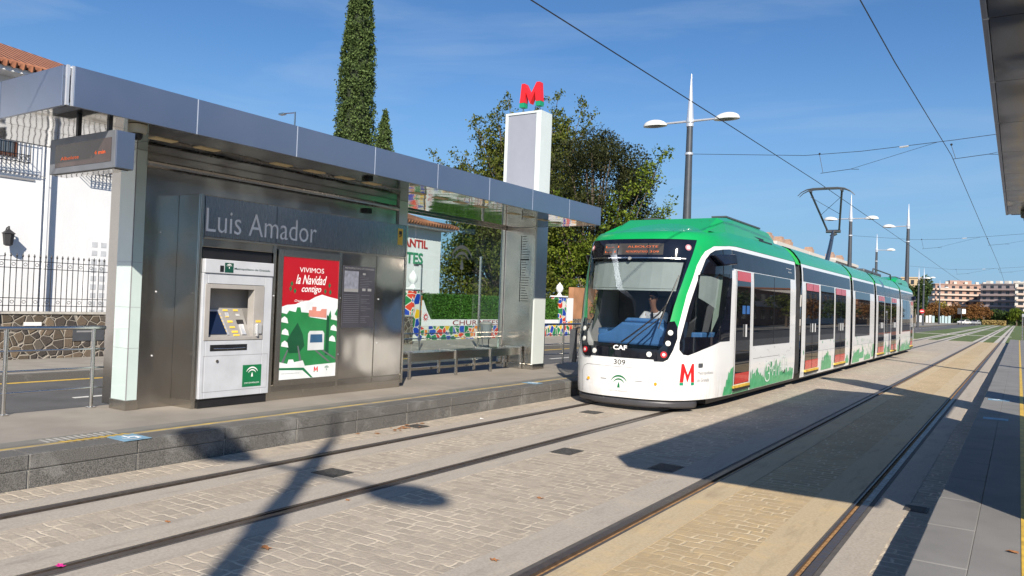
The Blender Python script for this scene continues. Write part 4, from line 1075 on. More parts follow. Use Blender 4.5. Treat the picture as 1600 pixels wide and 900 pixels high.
        m = MB(); m.mapped(q(5.62, 5.64, 1.10, 2.53), mp, .012, .1, .3); m.build('window_divider', 'black', sec)
        # blind, mirror fairing, sills
        m = MB(); m.prism([(sg * 1.55, 2.73), (sg * 2.55, 2.80), (sg * 2.62, 2.62), (sg * 1.95, 2.56)][::sg], mp, .01, .13); B(m, 'camera_fairing', 'tram_cantrail', bevel=.03)
        rng = random.Random(21 + sg)
        g = MB(); g.mapped((lambda p: p if sg > 0 else mirror(p))([(2.42, .23), (2.46, .40), (2.52, .38), (2.55, .52), (2.60, .50), (2.64, .66), (2.70, .62), (2.74, .70), (2.89, .74), (2.89, .23)]), mp, .006, .2, .2)
        p = splash(rng, 4.02, E_ - .12, .23, .74, 1); g.mapped(p if sg > 0 else mirror(p), mp, .006, .25, .2)
        g.mapped(q(2.91, 3.95, .225, .285), mp, .0065, .3, .2)
        B(g, 'painted_splash', 'graffiti', smooth='all')
        g = MB()
        for k in range(26):
            a = rng.uniform(4.1, E_ - .3); z = rng.uniform(.7, 1.04); w = rng.uniform(.01, .09)
            t = rng.uniform(-.04, .04)
            pl_ = [(a, z), (a + w, z + t), (a + w, z + t + .008), (a, z + .008)]
            g.mapped(pl_ if sg > 0 else mirror(pl_), mp, .007, .3, .3)
        B(g, 'painted_scribble', 'greyink')
        mpt = (lambda a, b, off=0: mp(sg * 0 + a, b, off)) if sg > 0 else (lambda a, b, off=0: mp(-(7.2 + 4.2) + a, b, off))
        x = 4.62 if sg > 0 else 4.62
        for ch, x0, x1, z0, z1 in (('G', 5.0, 5.42, .30, .72), ('R', 5.40, 5.68, .42, .74), ('A', 5.66, 5.92, .40, .73), ('N', 5.94, 6.20, .38, .74), ('A', 6.2, 6.45, .46, .78), ('D', 6.46, 6.68, .48, .80), ('A', 6.7, 6.95, .42, .74)):
            text('graffiti_letter', ch, mpt, x0, x1, z0, z1, pm('graffiti_white', (.62, .72, .66), .4), sec, off=.012, depth=0, bold=-.02)
        if D > 0 and sg > 0:
            letter_m(sec, mp, 1.06, 1.37, .48, .845, off=.006, depth=.001, names=('logo_letter', 'logo_foot'), foot=.14)
            text('logo_text', 'Metropolitano', mp, 1.45, 1.93, .64, .71, 'greyink', sec, off=.004, depth=0)
            text('logo_text', 'de Granada', mp, 1.45, 1.80, .53, .59, 'greyink', sec, off=.004, depth=0)
        m = MB(); m.prism((lambda p: p if sg > 0 else mirror(p))([(1.46, .78), (1.57, .78), (1.57, .85), (1.46, .85)]), mp, 0, .02); B(m, 'side_socket', 'darkgrey', bevel=.008)
        text('small_logo', 'Metropolitano', (mp if sg > 0 else (lambda a, b, off=0: mp(a - 2 * (E_ - .6), b, off))), E_ - .9, E_ - .45, 2.76, 2.79, 'whiteink', sec, off=.012, depth=0)
        text('small_logo', 'de Granada', (mp if sg > 0 else (lambda a, b, off=0: mp(a - 2 * (E_ - .6), b, off))), E_ - .75, E_ - .45, 2.69, 2.72, 'whiteink', sec, off=.012, depth=0)
    # lamps
    for sg in (1, -1):
        for (u, z, mt) in ((.845, 1.36, 'lens'), (.82, 1.18, 'lens'), (.76, .99, 'red_lens'), (.52, .985, 'lens')):
            c = mp(sg * u, z, .02 if u > .6 else .008); d = (mp(sg * u, z, .08) - mp(sg * u, z, .02)).normalized()
            r_ = .045 if mt == 'lens' else .055
            m = MB(); m.tube([c, c + d * .012], r_, 16); l = B(m, 'lamp', mt, smooth=True)
            m = MB(); m.tube([c + d * .012, c + d * .016], r_ * .5, 12); m.build('reflector', 'lens', l, smooth=True)
        c = mp(sg * 1.03, 2.84, .008); d = (mp(sg * 1.03, 2.84, .08) - c).normalized()
        m = MB(); m.tube([c, c + d * .012], .055, 16); l = B(m, 'top_lamp', pm('pink_lens', (.5, .22, .24), .1, coat=1), smooth=True)
        m = MB(); m.tube([c + d * .012, c + d * .016], .03, 12); m.build('reflector', 'lens', l, smooth=True)
    # seams, bumper, logos
    m = MB()
    sm = [(-.84, .26), (-.86, .60), (-.80, .70), (-.70, .74), (.70, .74), (.80, .70), (.86, .60), (.84, .26)]
    for k in range(len(sm) - 1):
        a, b = sm[k], sm[k + 1]; dx, dz = b[0] - a[0], b[1] - a[1]; L_ = math.hypot(dx, dz); nx, nz_ = -dz / L_ * .004, dx / L_ * .004
        m.mapped([(a[0] - nx, a[1] - nz_), (b[0] - nx, b[1] - nz_), (b[0] + nx, b[1] + nz_), (a[0] + nx, a[1] + nz_)], mp, .004, .2, .2)
    B(m, 'front_panel_gap', 'greyink')
    text('fleet_number', '309', mp, -.11, .11, .775, .865, 'ink', sec, off=.005, depth=0, bold=.01)
    text('builder_logo', 'CAF', mp, -.13, .13, 1.03, 1.11, 'whiteink', sec, off=.014, depth=0, bold=.03)
    emblem('front_emblem', mp, 0.0, .46, .36, 'logo_green', sec, off=.005)
    text('emblem_text', 'JUNTA DE ANDALUCIA', mp, -.17, .17, .31, .335, 'greyink', sec, off=.005, depth=0)
    for u in (-.65, .65):
        m = MB(); c = mp(u, .49, .004); m.tube([c, c + Vector((0, -.012 * D, 0))], .028, 14); B(m, 'amber_reflector', pm('amber', (.75, .32, .01), .2, coat=1), smooth=True)
    for u in (-.36, .30):
        m = MB(); m.mapped(rect(u, u + .12, .51, .525), mp, .006, .2, .2); B(m, 'panel_catch', 'greyink')
    m = MB()
    zz = [.07, .10, .16, .195]; uu = list(np.arange(-1.5, 1.501, .1))
    for z, o_ in zip(zz, (-.05, -.015, -.012, -.03)):
        for u in uu: m.v.append(tuple(mp(u, max(z, .1), o_) + Vector((0, 0, z - max(z, .1)))))
    for j in range(3):
        for i in range(len(uu) - 1): m.f.append((j * len(uu) + i, j * len(uu) + i + 1, (j + 1) * len(uu) + i + 1, (j + 1) * len(uu) + i))
    o = B(m, 'front_deflector', pm('deflector_grey', (.07, .07, .078), .4, metal=.3), smooth=True); md = o.modifiers.new('t', 'SOLIDIFY'); md.thickness = .03
    # destination board
    m = MB(); m.mapped(rect(-.62, .58, 2.70, 2.90), mp, .011, .2, .2); B(m, 'destination_board', pm('display_dark', (.05, .045, .04), .2))
    for w_, a_, b_, z_ in (('L-1', -.58, -.28, 2.825), ('ALBOLOTE', -.10, .48, 2.825), ('L-1', -.58, -.34, 2.735), ('METROPOLITANO', -.12, .30, 2.735), ('309', .34, .50, 2.735)):
        text('destination', w_, mp, a_, b_, z_, z_ + .035, om2, sec, off=.014, depth=0, bold=-.012)
    m = MB(); m.mapped(rect(-1.0, 1.0, 2.635, 2.65), mp, .012, .1, .1); B(m, 'trim_line', 'tube')
    m = MB(); c = mp(-.02, 2.63, .01); m.tube([c, c + Vector((0, -.03 * D, 0))], .028, 14); B(m, 'front_camera', 'greyink', smooth=True)
    # wiper
    def P(u, z, off): return mp(u, z, off)
    wp = thing('wiper', None, None); del_ = None
    bpy.data.objects.remove(wp)
    m = MB(); m.tube([P(.02, 1.16, .03), P(.22, 1.30, .06), P(.62, 1.66, .06), P(.74, 1.84, .05)], .014, 8)
    m.tube([P(.14, 1.13, .03), P(.30, 1.28, .06), P(.66, 1.60, .06), P(.74, 1.84, .05)], .011, 8)
    m.tube([P(.64, 1.42, .035), P(.74, 1.84, .035), P(.90, 2.34, .035)], .012, 8)
    B(m, 'wiper', 'black', smooth=True)
    # side mirror arm low on the door side
    # roof equipment fairing
    if D > 0: f3 = lambda x, y, z: (TX + x, y, z)
    else: f3 = lambda x, y, z: (TX - x, 57.47 - y, z)
    m = MB()
    rows = [(13.50, .98, 3.15, .93), (14.35, 1.04, 3.53, .90), (14.9, 1.04, 3.59, .90), (17.6, 1.0, 3.60, .88), (18.1, .97, 3.50, .86), (18.45, .92, 3.28, .84)]
    for y, w, zt, wt in rows:
        for x, z in ((-w - .05, 3.20), (-w, zt - .07), (-wt, zt), (wt, zt), (w, zt - .07), (w + .05, 3.20)): m.v.append(f3(x, y, z))
    for i in range(len(rows) - 1):
        for k in range(5):
            a = i * 6 + k; q = (a, a + 1, a + 7, a + 6); m.f.append(q if D > 0 else q)
    m.f.append((0, 1, 2, 3, 4, 5)); m.f.append(tuple(30 + k for k in (5, 4, 3, 2, 1, 0)))
    rf = m.build('roof_fairing', 'tram_green', sec, bevel=.03)
    m = MB()
    for sg in (1, -1):
        m.mbox(Matrix.Translation(f3(sg * 1.035, 16.0, 3.33)), .02, 2.1, .05); m.mbox(Matrix.Translation(f3(sg * 1.0, 17.2, 3.28)), .12, 1.0, .07)
    m.build('air_slot', 'black', rf)
    m = MB(); m.mbox(Matrix.Translation(f3(.72, 16.2, 3.63)), .30, 2.4, .03); m.mbox(Matrix.Translation(f3(-.72, 16.2, 3.63)), .30, 2.4, .03); m.build('roof_grille', 'darkgrey', rf)
    # interior of the cab
    m = MB()
    m.mbox(Matrix.Translation(f3(0, 14.55, 1.9)), 2.35, .04, 2.0); B(m, 'cab_bulkhead', 'darkgrey')
    m = MB(); m.mbox(Matrix.Translation(f3(0, 13.6, 1.0)), 1.7, 1.9, .04); B(m, 'cab_floor', 'black')
    m = MB()
    prof = [(-.86, 1.1), (.86, 1.1), (.86, 1.30), (.50, 1.50), (-.30, 1.50), (-.55, 1.34), (-.86, 1.26)]
    fn = lambda a, b, o: Vector(f3(a, 12.75 + o, b))
    m.prism([(a * .86, b) for a, b in prof], fn, .0, .5); B(m, 'driver_desk', 'blue', bevel=.04)
    m = MB(); m.prism([(-.33, 1.50), (.44, 1.50), (.36, 1.58), (-.26, 1.58)], fn, .22, .45); B(m, 'desk_hood', 'blue', bevel=.03)
    m = MB(); m.mapped([(-.90, 2.13), (.90, 2.13), (.99, 2.60), (-.99, 2.60)], mp, -.07, .2, .2); m.mapped([(-.90, 2.09), (.90, 2.09), (.90, 2.125), (-.90, 2.125)], mp, -.075, .2, .2); B(m, 'roller_blind', 'blind')
    for sg in (1, -1):
        p_ = [(1.42, 1.98), (2.02, 1.80), (2.14, 2.33), (1.40, 2.41)]; m = MB(); m.mapped(p_ if sg > 0 else mirror(p_), mp, -.05, .2, .2); B(m, 'side_blind', 'blind')
        p_ = [(1.98, 1.36), (2.30, 1.66), (2.44, 2.42), (2.18, 2.40), (2.06, 1.80)]; m = MB(); m.mapped(p_ if sg > 0 else mirror(p_), mp, -.10, .2, .2); B(m, 'door_pillar', pm('pale_green_trim', (.22, .29, .24), .5))
        m = MB(); m.mbox(Matrix.Translation(f3(sg * .93, 13.75, 1.30)), .2, .8, .12); B(m, 'side_console', 'blue', bevel=.02)
    m = MB(); m.mbox(Matrix.Translation(f3(-.02, 13.95, 1.62)), .5, .10, .8); m.mbox(Matrix.Translation(f3(-.02, 13.72, 1.24)), .5, .5, .12); B(m, 'driver_seat', 'black', bevel=.05)
    return sec

om2 = pm('dim_orange_led', (.35, .07, .02), .5, emit=(1, .2, .04), estr=.45)
cab_car(1, tram)
cab_car(-1, tram)

def middle(y0, y1, doors, windows, root, seed):
    sec = bpy.data.objects.new('middle_section', None); COL.objects.link(sec); adopt(sec, root)
    for sg in (1, -1):
        mp = side(sg)
        q = lambda a0, a1, b0, b1: rect(a0, a1, b0, b1)[::sg]
        m = MB(); m.mapped(q(y0, y1, .2, 3.0), mp, 0, 1.0, .1); m.build('side_panel', 'tram_white', sec, smooth='all')
        m = MB(); m.mapped(q(y0, y1, 2.985, 3.42), mp, .006, 1.0, .05); m.build('roof_cove', 'tram_green', sec, smooth='all')
        m = MB(); m.mapped(q(y0 + .12, y1 - .12, 2.56, 2.90), mp, .009, 1.0, .2); m.build('dark_band', 'tram_cantrail', sec, smooth='all')
        for a, b in doors:
            m = MB(); m.mapped(q(a, b, .38, 2.53), mp, .010, .3, .2); door = m.build('door', 'side_glass', sec, smooth='all')
            for z0, z1 in ((2.345, 2.525), (.385, .60)):
                for c, d in ((a + .01, (a + b) / 2 - .012), ((a + b) / 2 + .012, b - .01)):
                    m = MB(); m.mapped(q(c, d, z0, z1), mp, .016, .4, .2); m.build('red_panel', 'tram_red', door)
            m = MB(); m.mapped(q((a + b) / 2 - .012, (a + b) / 2 + .012, .38, 2.5), mp, .018, .4, .3); m.build('door_edge', 'black', door)
            m = MB(); m.prism(q(a, b, .32, .36), mp, 0, .045); m.build('yellow_step', 'yellow', door)
            m = MB(); m.prism(q(a, b, .265, .315), mp, 0, .045); m.build('step_rubber', 'black', door)
            for c in ((a + b) / 2 - .10, (a + b) / 2 + .22):
                m = MB(); m.tube([mp(c, 1.30, .03), mp(c, 1.52, .03)], .016, 8); m.build('door_handle', 'alu_light', door, smooth=True)
        for a, b in windows:
            m = MB(); m.mapped(q(a, b, 1.08, 2.54), mp, .010, .5, .3); m.build('window', 'side_glass', sec, smooth='all')
        sm_ = MB(); rg = random.Random(seed * 3 + sg)
        sm_.mapped(q(y0 + .3, y1 - .3, .795, .802), mp, .004, 1, .2)
        for yy in np.arange(y0 + .35, y1 - .3, 1.05):
            if not any(d0 - .1 < yy < d1 + .1 for d0, d1 in doors): sm_.mapped(q(yy, yy + .007, .25, .795), mp, .004, .3, .2)
        sm_.build('panel_gap', 'greyink', sec)
        rng = random.Random(seed * 7 + sg)
        g = MB(); a = y0 + .15
        while a < y1 - .2:
            w = rng.uniform(.35, 1.3)
            if not any(a < d1 and a + w > d0 for d0, d1 in doors):
                g = MB(); g.mapped(splash(rng, a, min(a + w, y1 - .05), .23 + rng.uniform(0, .12), rng.uniform(.5, .95), 1)[::sg], mp, .006, .25, .25); g.build('painted_splash', 'graffiti', sec, smooth='all')
            a += w + rng.uniform(.0, .4)
        g = MB()
        for k in range(24):
            a = rng.uniform(y0 + .2, y1 - .3); z = rng.uniform(.3, 1.0)
            if any(d0 - .1 < a < d1 + .1 for d0, d1 in doors): continue
            w, h = rng.uniform(.01, .05), rng.uniform(.04, .2); g.mapped([(a, z), (a + w, z + h * .3), (a + w * .7, z + h), (a - w * .5, z + h * .6)][::sg], mp, .006, .3, .3)
        g.build('paint_flecks', 'graffiti', sec, smooth='all')
    m = MB(); w = 1.325 * .60
    m.box(TX - w, TX + w, y0, y1, 3.38, 3.425); m.build('roof', 'tram_green', sec)
    return sec
middle(19.62, 26.12, [(20.02, 21.50), (23.72, 25.28)], [(21.72, 23.50)], tram, 1)
middle(26.52, 30.92, [], [(26.95, 29.85)], tram, 2)
middle(31.35, 38.05, [(31.85, 33.35), (35.45, 36.95)], [(33.55, 35.2)], tram, 3)
for a, b in ((18.98, 19.62), (26.12, 26.52), (30.92, 31.35), (38.05, 38.49)):
    gw = MB(); n = 5; zz = [.3, .7, 2.3, 2.75, 2.95, 3.05, 3.15, 3.25, 3.35]
    for k in range(n * 2 + 1):
        y = a + (b - a) * k / (n * 2); o_ = -.05 - (.04 if k % 2 else 0)
        for sg in (1, -1): 
            for z in (zz if sg > 0 else zz[::-1]): gw.v.append(tuple(side(sg)(y, z, o_)))
    c = len(zz) * 2
    for k in range(n * 2):
        for j in range(c): gw.f.append((k * c + j, k * c + (j + 1) % c, (k + 1) * c + (j + 1) % c, (k + 1) * c + j))
    bo = gw.build('gangway', 'bellows', tram)
    gb = MB(); w2 = (b - a) * .3; mid = (a + b) / 2
    for sg in (1, -1): gb.mapped(rect(mid - w2, mid + w2, 2.95, 3.42)[::sg], side(sg), -.012, 1, .06)
    gb.box(TX - .8, TX + .8, mid - w2, mid + w2, 3.37, 3.41)
    gb.build('green_cover', pm('bright_green_cover', (.02, .45, .03), .4), bo)
for a, b in ((13.4, 19.3), (19.3, 26.3), (26.3, 31.1), (31.1, 38.3), (38.3, 44.2)):
    m = MB(); m.box(TX - 1.12, TX + 1.12, a, b, .10, .3); m.build('underframe', 'black', tram)
for y in (15.9, 17.7, 28.0, 29.7, 39.8, 41.6):
    for x in (TX - .72, TX + .72):
        m = MB(); m.tube([(x - .05, y, .30), (x + .05, y, .30)], .295, 20); m.build('wheel', 'darkgrey', tram, smooth=True)
# roof equipment of the middle sections
m = MB(); m.box(TX - .62, TX + .62, 33.0, 37.4, 3.44, 3.62); m.build('battery_box', 'darkgrey', tram, bevel=.05)
m = MB()
for x in (TX - .9, TX + .9): m.tube([(x, 33.0, 3.42), (x, 33.2, 3.62), (x, 38.0, 3.62), (x, 38.2, 3.42)], .03, 8)
m.build('roof_guard_rail', 'darkgrey', tram)
# pantograph
pg = bpy.data.objects.new('pantograph', None); COL.objects.link(pg); adopt(pg, tram)
m = MB(); m.box(TX - .5, TX + .5, 28.2, 29.8, 3.44, 3.56); m.build('base_frame', 'darkgrey', pg, bevel=.02)
J = (TX, 29.95, 4.80)
m = MB(); m.tube([(TX, 28.85, 3.5), (TX, 29.45, 4.15), J], [.085, .075, .06], 12); m.build('lower_arm', 'steel', pg, smooth=True)
m = MB(); m.tube([(TX - .25, 29.95, 4.80), (TX + .25, 29.95, 4.80)], .06, 12); m.tube([(TX - .1, 29.95, 4.62), (TX + .12, 29.97, 4.72)], .05, 8); m.build('knuckle', 'darkgrey', pg, smooth=True)
HY, HZ = 28.5, 6.14
m = MB()
for s in (1, -1): m.tube([(TX + s * .20, 29.95, 4.82), (TX + s * .52, HY, HZ - .08)], .035, 8)
m.tube([(TX - .33, 29.4, 5.35), (TX + .52, HY + .05, HZ - .25)], .008, 6); m.tube([(TX + .33, 29.4, 5.35), (TX - .52, HY + .05, HZ - .25)], .008, 6)
m.build('upper_arm', 'darkgrey', pg, smooth=True)
m = MB()
for dy in (-.14, .14):
    pts = [(TX + x, HY + dy, HZ + z) for x, z in ((-.92, -.22), (-.80, -.10), (-.62, -.01), (-.4, .02), (0, .025), (.4, .02), (.62, -.01), (.80, -.10), (.92, -.22))]
    m.tube(pts, [.012, .016, .022, .026, .026, .026, .022, .016, .012], 8)
for x in (-.52, .52): m.box(TX + x - .03, TX + x + .03, HY - .16, HY + .16, HZ - .09, HZ - .02)
m.build('collector_head', 'darkgrey', pg, smooth=True)
# mirror arm on the far side of the nose
m = MB(); m.tube([(TX - 1.28, 13.3, 1.38), (TX - 1.50, 13.25, 1.30), (TX - 1.45, 13.3, .72)], .02, 8); m.box(TX - 1.56, TX - 1.44, 13.2, 13.28, .66, 1.3); m.build('side_mirror', 'darkgrey', tram)

# ------------------------------------------------------------------ driver
def skin_mesh(name, pts, edges, radii, mat, parent, sub=2, loc=(0, 0, 0)):
    me = bpy.data.meshes.new(name); me.from_pydata(pts, edges, []); me.materials.append(mat if not isinstance(mat, str) else M[mat])
    o = bpy.data.objects.new(name, me); COL.objects.link(o); adopt(o, parent)
    sk = o.modifiers.new('skin', 'SKIN'); sv = me.skin_vertices[0].data
    for i, r in enumerate(radii):
        sv[i].radius = r if isinstance(r, tuple) else (r, r); sv[i].use_root = (i == 0)
    su = o.modifiers.new('sub', 'SUBSURF'); su.levels = sub; su.render_levels = sub
    me.polygons.foreach_set('use_smooth', [True] * len(me.polygons)); sk.use_smooth_shade = True
    return o
dr = thing('person', 'tram driver in a white shirt, dark tie and dark sunglasses seated behind the windscreen', 'person', (-5.76, 13.65, 1.3))
sk_m = pm('skin', (.36, .19, .12), .5, var=.08, scale=20); hair_m = pm('dark_hair', (.018, .013, .01), .6)
bx_, by_ = -5.73, 13.50
# one continuous body: hips, chest, neck, head, both arms and thighs
pts = [(bx_, 13.72, 1.28), (bx_, 13.70, 1.42), (bx_, 13.66, 1.58), (bx_, 13.60, 1.69), (bx_, 13.56, 1.76), (bx_, 13.53, 1.83), (bx_, 13.51, 1.90), (bx_, 13.515, 1.99), (bx_, 13.53, 2.05)]
rad = [(.15, .11), (.145, .105), (.15, .105), (.09, .07), (.052, .052), (.055, .06), (.070, .082), (.076, .095), (.05, .06)]
ed = [(i, i + 1) for i in range(8)]
for s in (1, -1):
    n = len(pts)
    pts += [(bx_ + s * .19, 13.64, 1.645), (bx_ + s * .23, 13.50, 1.50), (bx_ + s * .24, 13.40, 1.42), (bx_ + s * .20, 13.22, 1.50), (bx_ + s * .18, 13.14, 1.525), (bx_ + s * .17, 13.08, 1.53)]
    rad += [.062, .05, .045, .034, .028, (.035, .018)]
    ed += [(2, n), (n, n + 1), (n + 1, n + 2), (n + 2, n + 3), (n + 3, n + 4), (n + 4, n + 5)]
    for f, (dx, ln) in enumerate(((-.033, .058), (-.011, .068), (.011, .064), (.032, .05))):
        k = len(pts); px_ = bx_ + s * (.17 - dx)
        pts += [(px_, 13.04, 1.535), (px_ , 13.04 - ln * .6, 1.530), (px_, 13.04 - ln * .9, 1.505)]; rad += [.0095, .009, .0075]; ed += [(n + 5, k), (k, k + 1), (k + 1, k + 2)]
    k = len(pts); pts += [(bx_ + s * .115, 13.08, 1.525), (bx_ + s * .098, 13.045, 1.515)]; rad += [.011, .009]; ed += [(n + 4, k), (k, k + 1)]
    k = len(pts); pts += [(bx_ + s * .11, 13.45, 1.26), (bx_ + s * .13, 13.28, 1.20)]; rad += [.085, .07]; ed += [(0, k), (k, k + 1)]
skin_mesh('body', pts, ed, rad, sk_m, dr)
# face: nose, mouth, ears
f = MB(); f.sphere((bx_, 13.405, 1.935), .012, .022, .022, 8, 6); f.build('nose', sk_m, dr, smooth=True)
for s in (1, -1):
    f = MB(); f.sphere((bx_ + s * .078, 13.52, 1.945), .012, .02, .03, 8, 6); f.build('ear', sk_m, dr, smooth=True)
f = MB(); f.sphere((bx_, 13.424, 1.887), .024, .008, .006, 10, 6); f.build('mouth', pm('lips', (.25, .09, .07), .5), dr, smooth=True)
f = MB()
for s in (1, -1): f.sphere((bx_ + s * .034, 13.418, 1.960), .031, .012, .019, 12, 8)
f.box(bx_ - .075, bx_ + .075, 13.415, 13.424, 1.966, 1.974); f.box(bx_ - .080, bx_ - .074, 13.415, 13.53, 1.962, 1.970); f.box(bx_ + .074, bx_ + .080, 13.415, 13.53, 1.962, 1.970)
f.build('sunglasses', 'black', dr, smooth=True)
f = MB(); f.sphere((bx_, 13.545, 2.015), .085, .105, .075, 14, 10); f.sphere((bx_, 13.57, 1.97), .083, .085, .08, 14, 10); f.build('hair', hair_m, dr, smooth=True)
shp = [(bx_, 13.72, 1.30), (bx_, 13.70, 1.42), (bx_, 13.66, 1.56), (bx_, 13.61, 1.67), (bx_, 13.58, 1.715)]
shr = [(.17, .13), (.165, .125), (.175, .125), (.12, .095), (.075, .07)]
she = [(i, i + 1) for i in range(4)]
for s in (1, -1):
    n = len(shp); shp += [(bx_ + s * .20, 13.64, 1.64), (bx_ + s * .235, 13.50, 1.50)]; shr += [.078, .066]; she += [(2, n), (n, n + 1)]
skin_mesh('shirt', shp, she, shr, pm('white_shirt', (.85, .87, .90), .7, var=.05), dr)
f = MB(); f.prism([(-.018, 1.70), (.018, 1.70), (.026, 1.45), (0, 1.40), (-.026, 1.45)], lambda a, b, o: Vector((bx_ + a, 13.50 + (1.70 - b) * .16 - o + .0, b)), 0.0, .012); f.build('tie', 'black', dr)
# ------------------------------------------------------------------ lamp posts
def lamp_post(x, y, arms, label, s=1.0, group='grey lamp posts with pointed tops along the tram line', rows=True):
    t = thing('lamp_post', label, 'lamp post', (x, y, 0), group)
    Z = lambda z: z * s
    m = MB(); m.tube([(x, y, -.1), (x, y, Z(8.30))], [.205 * s, .108 * s], 18); m.tube([(x, y, 0), (x, y, .03)], .30 * s, 18); m.build('pole', pm('pole_grey', (.06, .068, .08), .45, var=.1, metal=.2), t, smooth=True)
    m = MB(); m.tube([(x, y, Z(8.30)), (x, y, Z(8.42))], .13 * s, 18); m.tube([(x, y, Z(8.45)), (x, y, Z(8.58))], .138 * s, 18); m.tube([(x, y, Z(7.28)), (x, y, Z(7.36))], .148 * s, 18); m.build('collar', 'alu_light', t, smooth=True)
    m = MB(); m.tube([(x, y, Z(8.58)), (x, y, Z(10.2))], [.125 * s, .018 * s], 16); m.build('spire', 'alu_light', t, smooth=True)
    for a in arms:
        m = MB(); m.tube([(x, y, Z(8.50)), (x + a * 1.02 * s, y, Z(8.50))], [.045 * s, .035 * s], 10); arm = m.build('arm', 'alu_light', t, smooth=True)
        m = MB(); base = len(m.v); n, k = 20, 7
        cx = x + a * 1.33 * s
        for j in range(k + 1):
            ph = (math.pi / 2) * j / k
            for i in range(n):
                th = 2 * math.pi * i / n
                rx = .46 * (1 if math.cos(th) * a > 0 else 1.0); m.v.append((cx + rx * s * math.cos(th) * math.cos(ph) + a * .04 * s * math.sin(ph), y + .27 * s * math.sin(th) * math.cos(ph), Z(8.44) + .24 * s * math.sin(ph)))
        for j in range(k):
            for i in range(n): m.f.append((j * n + i, j * n + (i + 1) % n, (j + 1) * n + (i + 1) % n, (j + 1) * n + i))
        m.f.append(tuple(range(n))[::-1])
        head = m.build('lamp_head', pm('lamp_head_white', (.62, .63, .62), .35, var=.05), arm, smooth=True)
        m = MB(); m.lathe((cx, y, Z(8.40)), [(.10, 0), (.18, .03), (.20, .05)], 16, 1.5 * s, s); m.build('lens', 'machine_grey', head, smooth=True)
    return t
PX = -10.0
lamp_post(PX, 26.4, (-1, 1), 'tall double armed lamp post rising right behind the nose of the tram')
lamp_post(PX, 58.1, (-1, 1), 'double armed lamp post behind the pantograph of the tram')
lamp_post(-7.9, 72.0, (-1,), 'lamp post with one arm to the left beyond the far end of the tram', 1.1)
lamp_post(-14.4, 101.0, (1,), 'lamp post with one arm to the right seen above the tram roof', 1.13)
lamp_post(-14.6, 150, (1,), 'dark lamp post just right of the single armed one at the tram tail', 1.0)
lamp_post(-16.2, 176, (1,), 'small lamp post standing behind the round no entry sign', 1.15)
lamp_post(-17.6, 232, (1,), 'farthest small lamp post in front of the pink apartment block', 1.15)
lamp_post(2.34, -5.05, (-1, 1), 'lamp post behind the camera that throws the long shadow at lower left')
lamp_post(2.34, 26.4, (-1, 1), 'lamp post on the right hand platform that throws the thin shadow')

# ------------------------------------------------------------------ overhead line
wm = pm('copper_wire', (.035, .035, .04), .5, metal=.4)
def wire(name, pts, r, label, cat='wire', grp=None, par=None):
    m = MB(); m.tube(pts, r, 6)
    o = m.build(name, wm, par, smooth=True)
    if par is None: tag(o, label, cat, grp)
    return o
wire('contact_wire', [(-5.80, -20, 5.85), (-5.74, 9, 5.98), (-5.74, 18, 6.10), (-5.74, 27, 6.19), (-5.70, 58, 6.15), (-5.75, 90, 6.1), (-5.7, 200, 6.1)], .010, 'black contact wire over the left track that the pantograph touches')
wire('contact_wire', [(-2.25, -20, 5.6), (-2.0, 9, 6.2), (-1.93, 15, 6.28), (-1.79, 26.4, 6.66), (-1.55, 45, 6.2), (-1.36, 69, 5.95), (-1.6, 200, 6.1)], .010, 'black contact wire over the right track running to the top of the picture')
def span(y, zl, label, xr=2.34, z0=0):
    t = thing('span_wire', label, 'wire', (-4, y, 6), 'cross wires that hold the contact wires')
    m = MB(); m.tube([(-10, y, zl), (-6.0, y, zl - .35 + z0), (-4.3, y, zl - .34 + z0), (-1.75, y, zl - .20 + z0), (2.34, y, zl + .1)], .009, 6); m.build('cable', wm, t)
    for x, d in ((-5.55, .25), (-1.80, .05)):
        m = MB(); m.tube([(x, y, zl - .36 + z0), (x + .12, y, 6.62 - d)], .008, 6); m.tube([(x + .05, y, 6.6 - d), (x + .95, y, 6.68 - d), (x + 1.2, y, 6.66 - d)], .009, 6); m.tube([(x + .95, y, 6.68 - d), (x + 3.4, y, zl - .22 + z0)], .006, 6)
        m.build('registration_arm', wm, t)
        m = MB(); m.sphere((x, y, zl - .33 + z0), .035, .035, .035, 10, 6); m.build('clamp', 'black', t, smooth=True)
    m = MB(); m.tube([(-3.2, y, zl - .30 + z0), (-2.95, y, zl - .28 + z0)], .03, 8); m.build('insulator', 'alu_light', t, smooth=True)
span(26.4, 7.32, 'thin cross cable from the tall lamp post with two clamps over both tracks')
span(58.1, 7.32, 'cross cable at the second lamp post behind the pantograph')
span(92, 7.2, 'faint farthest cross cable above the far end of the tracks')

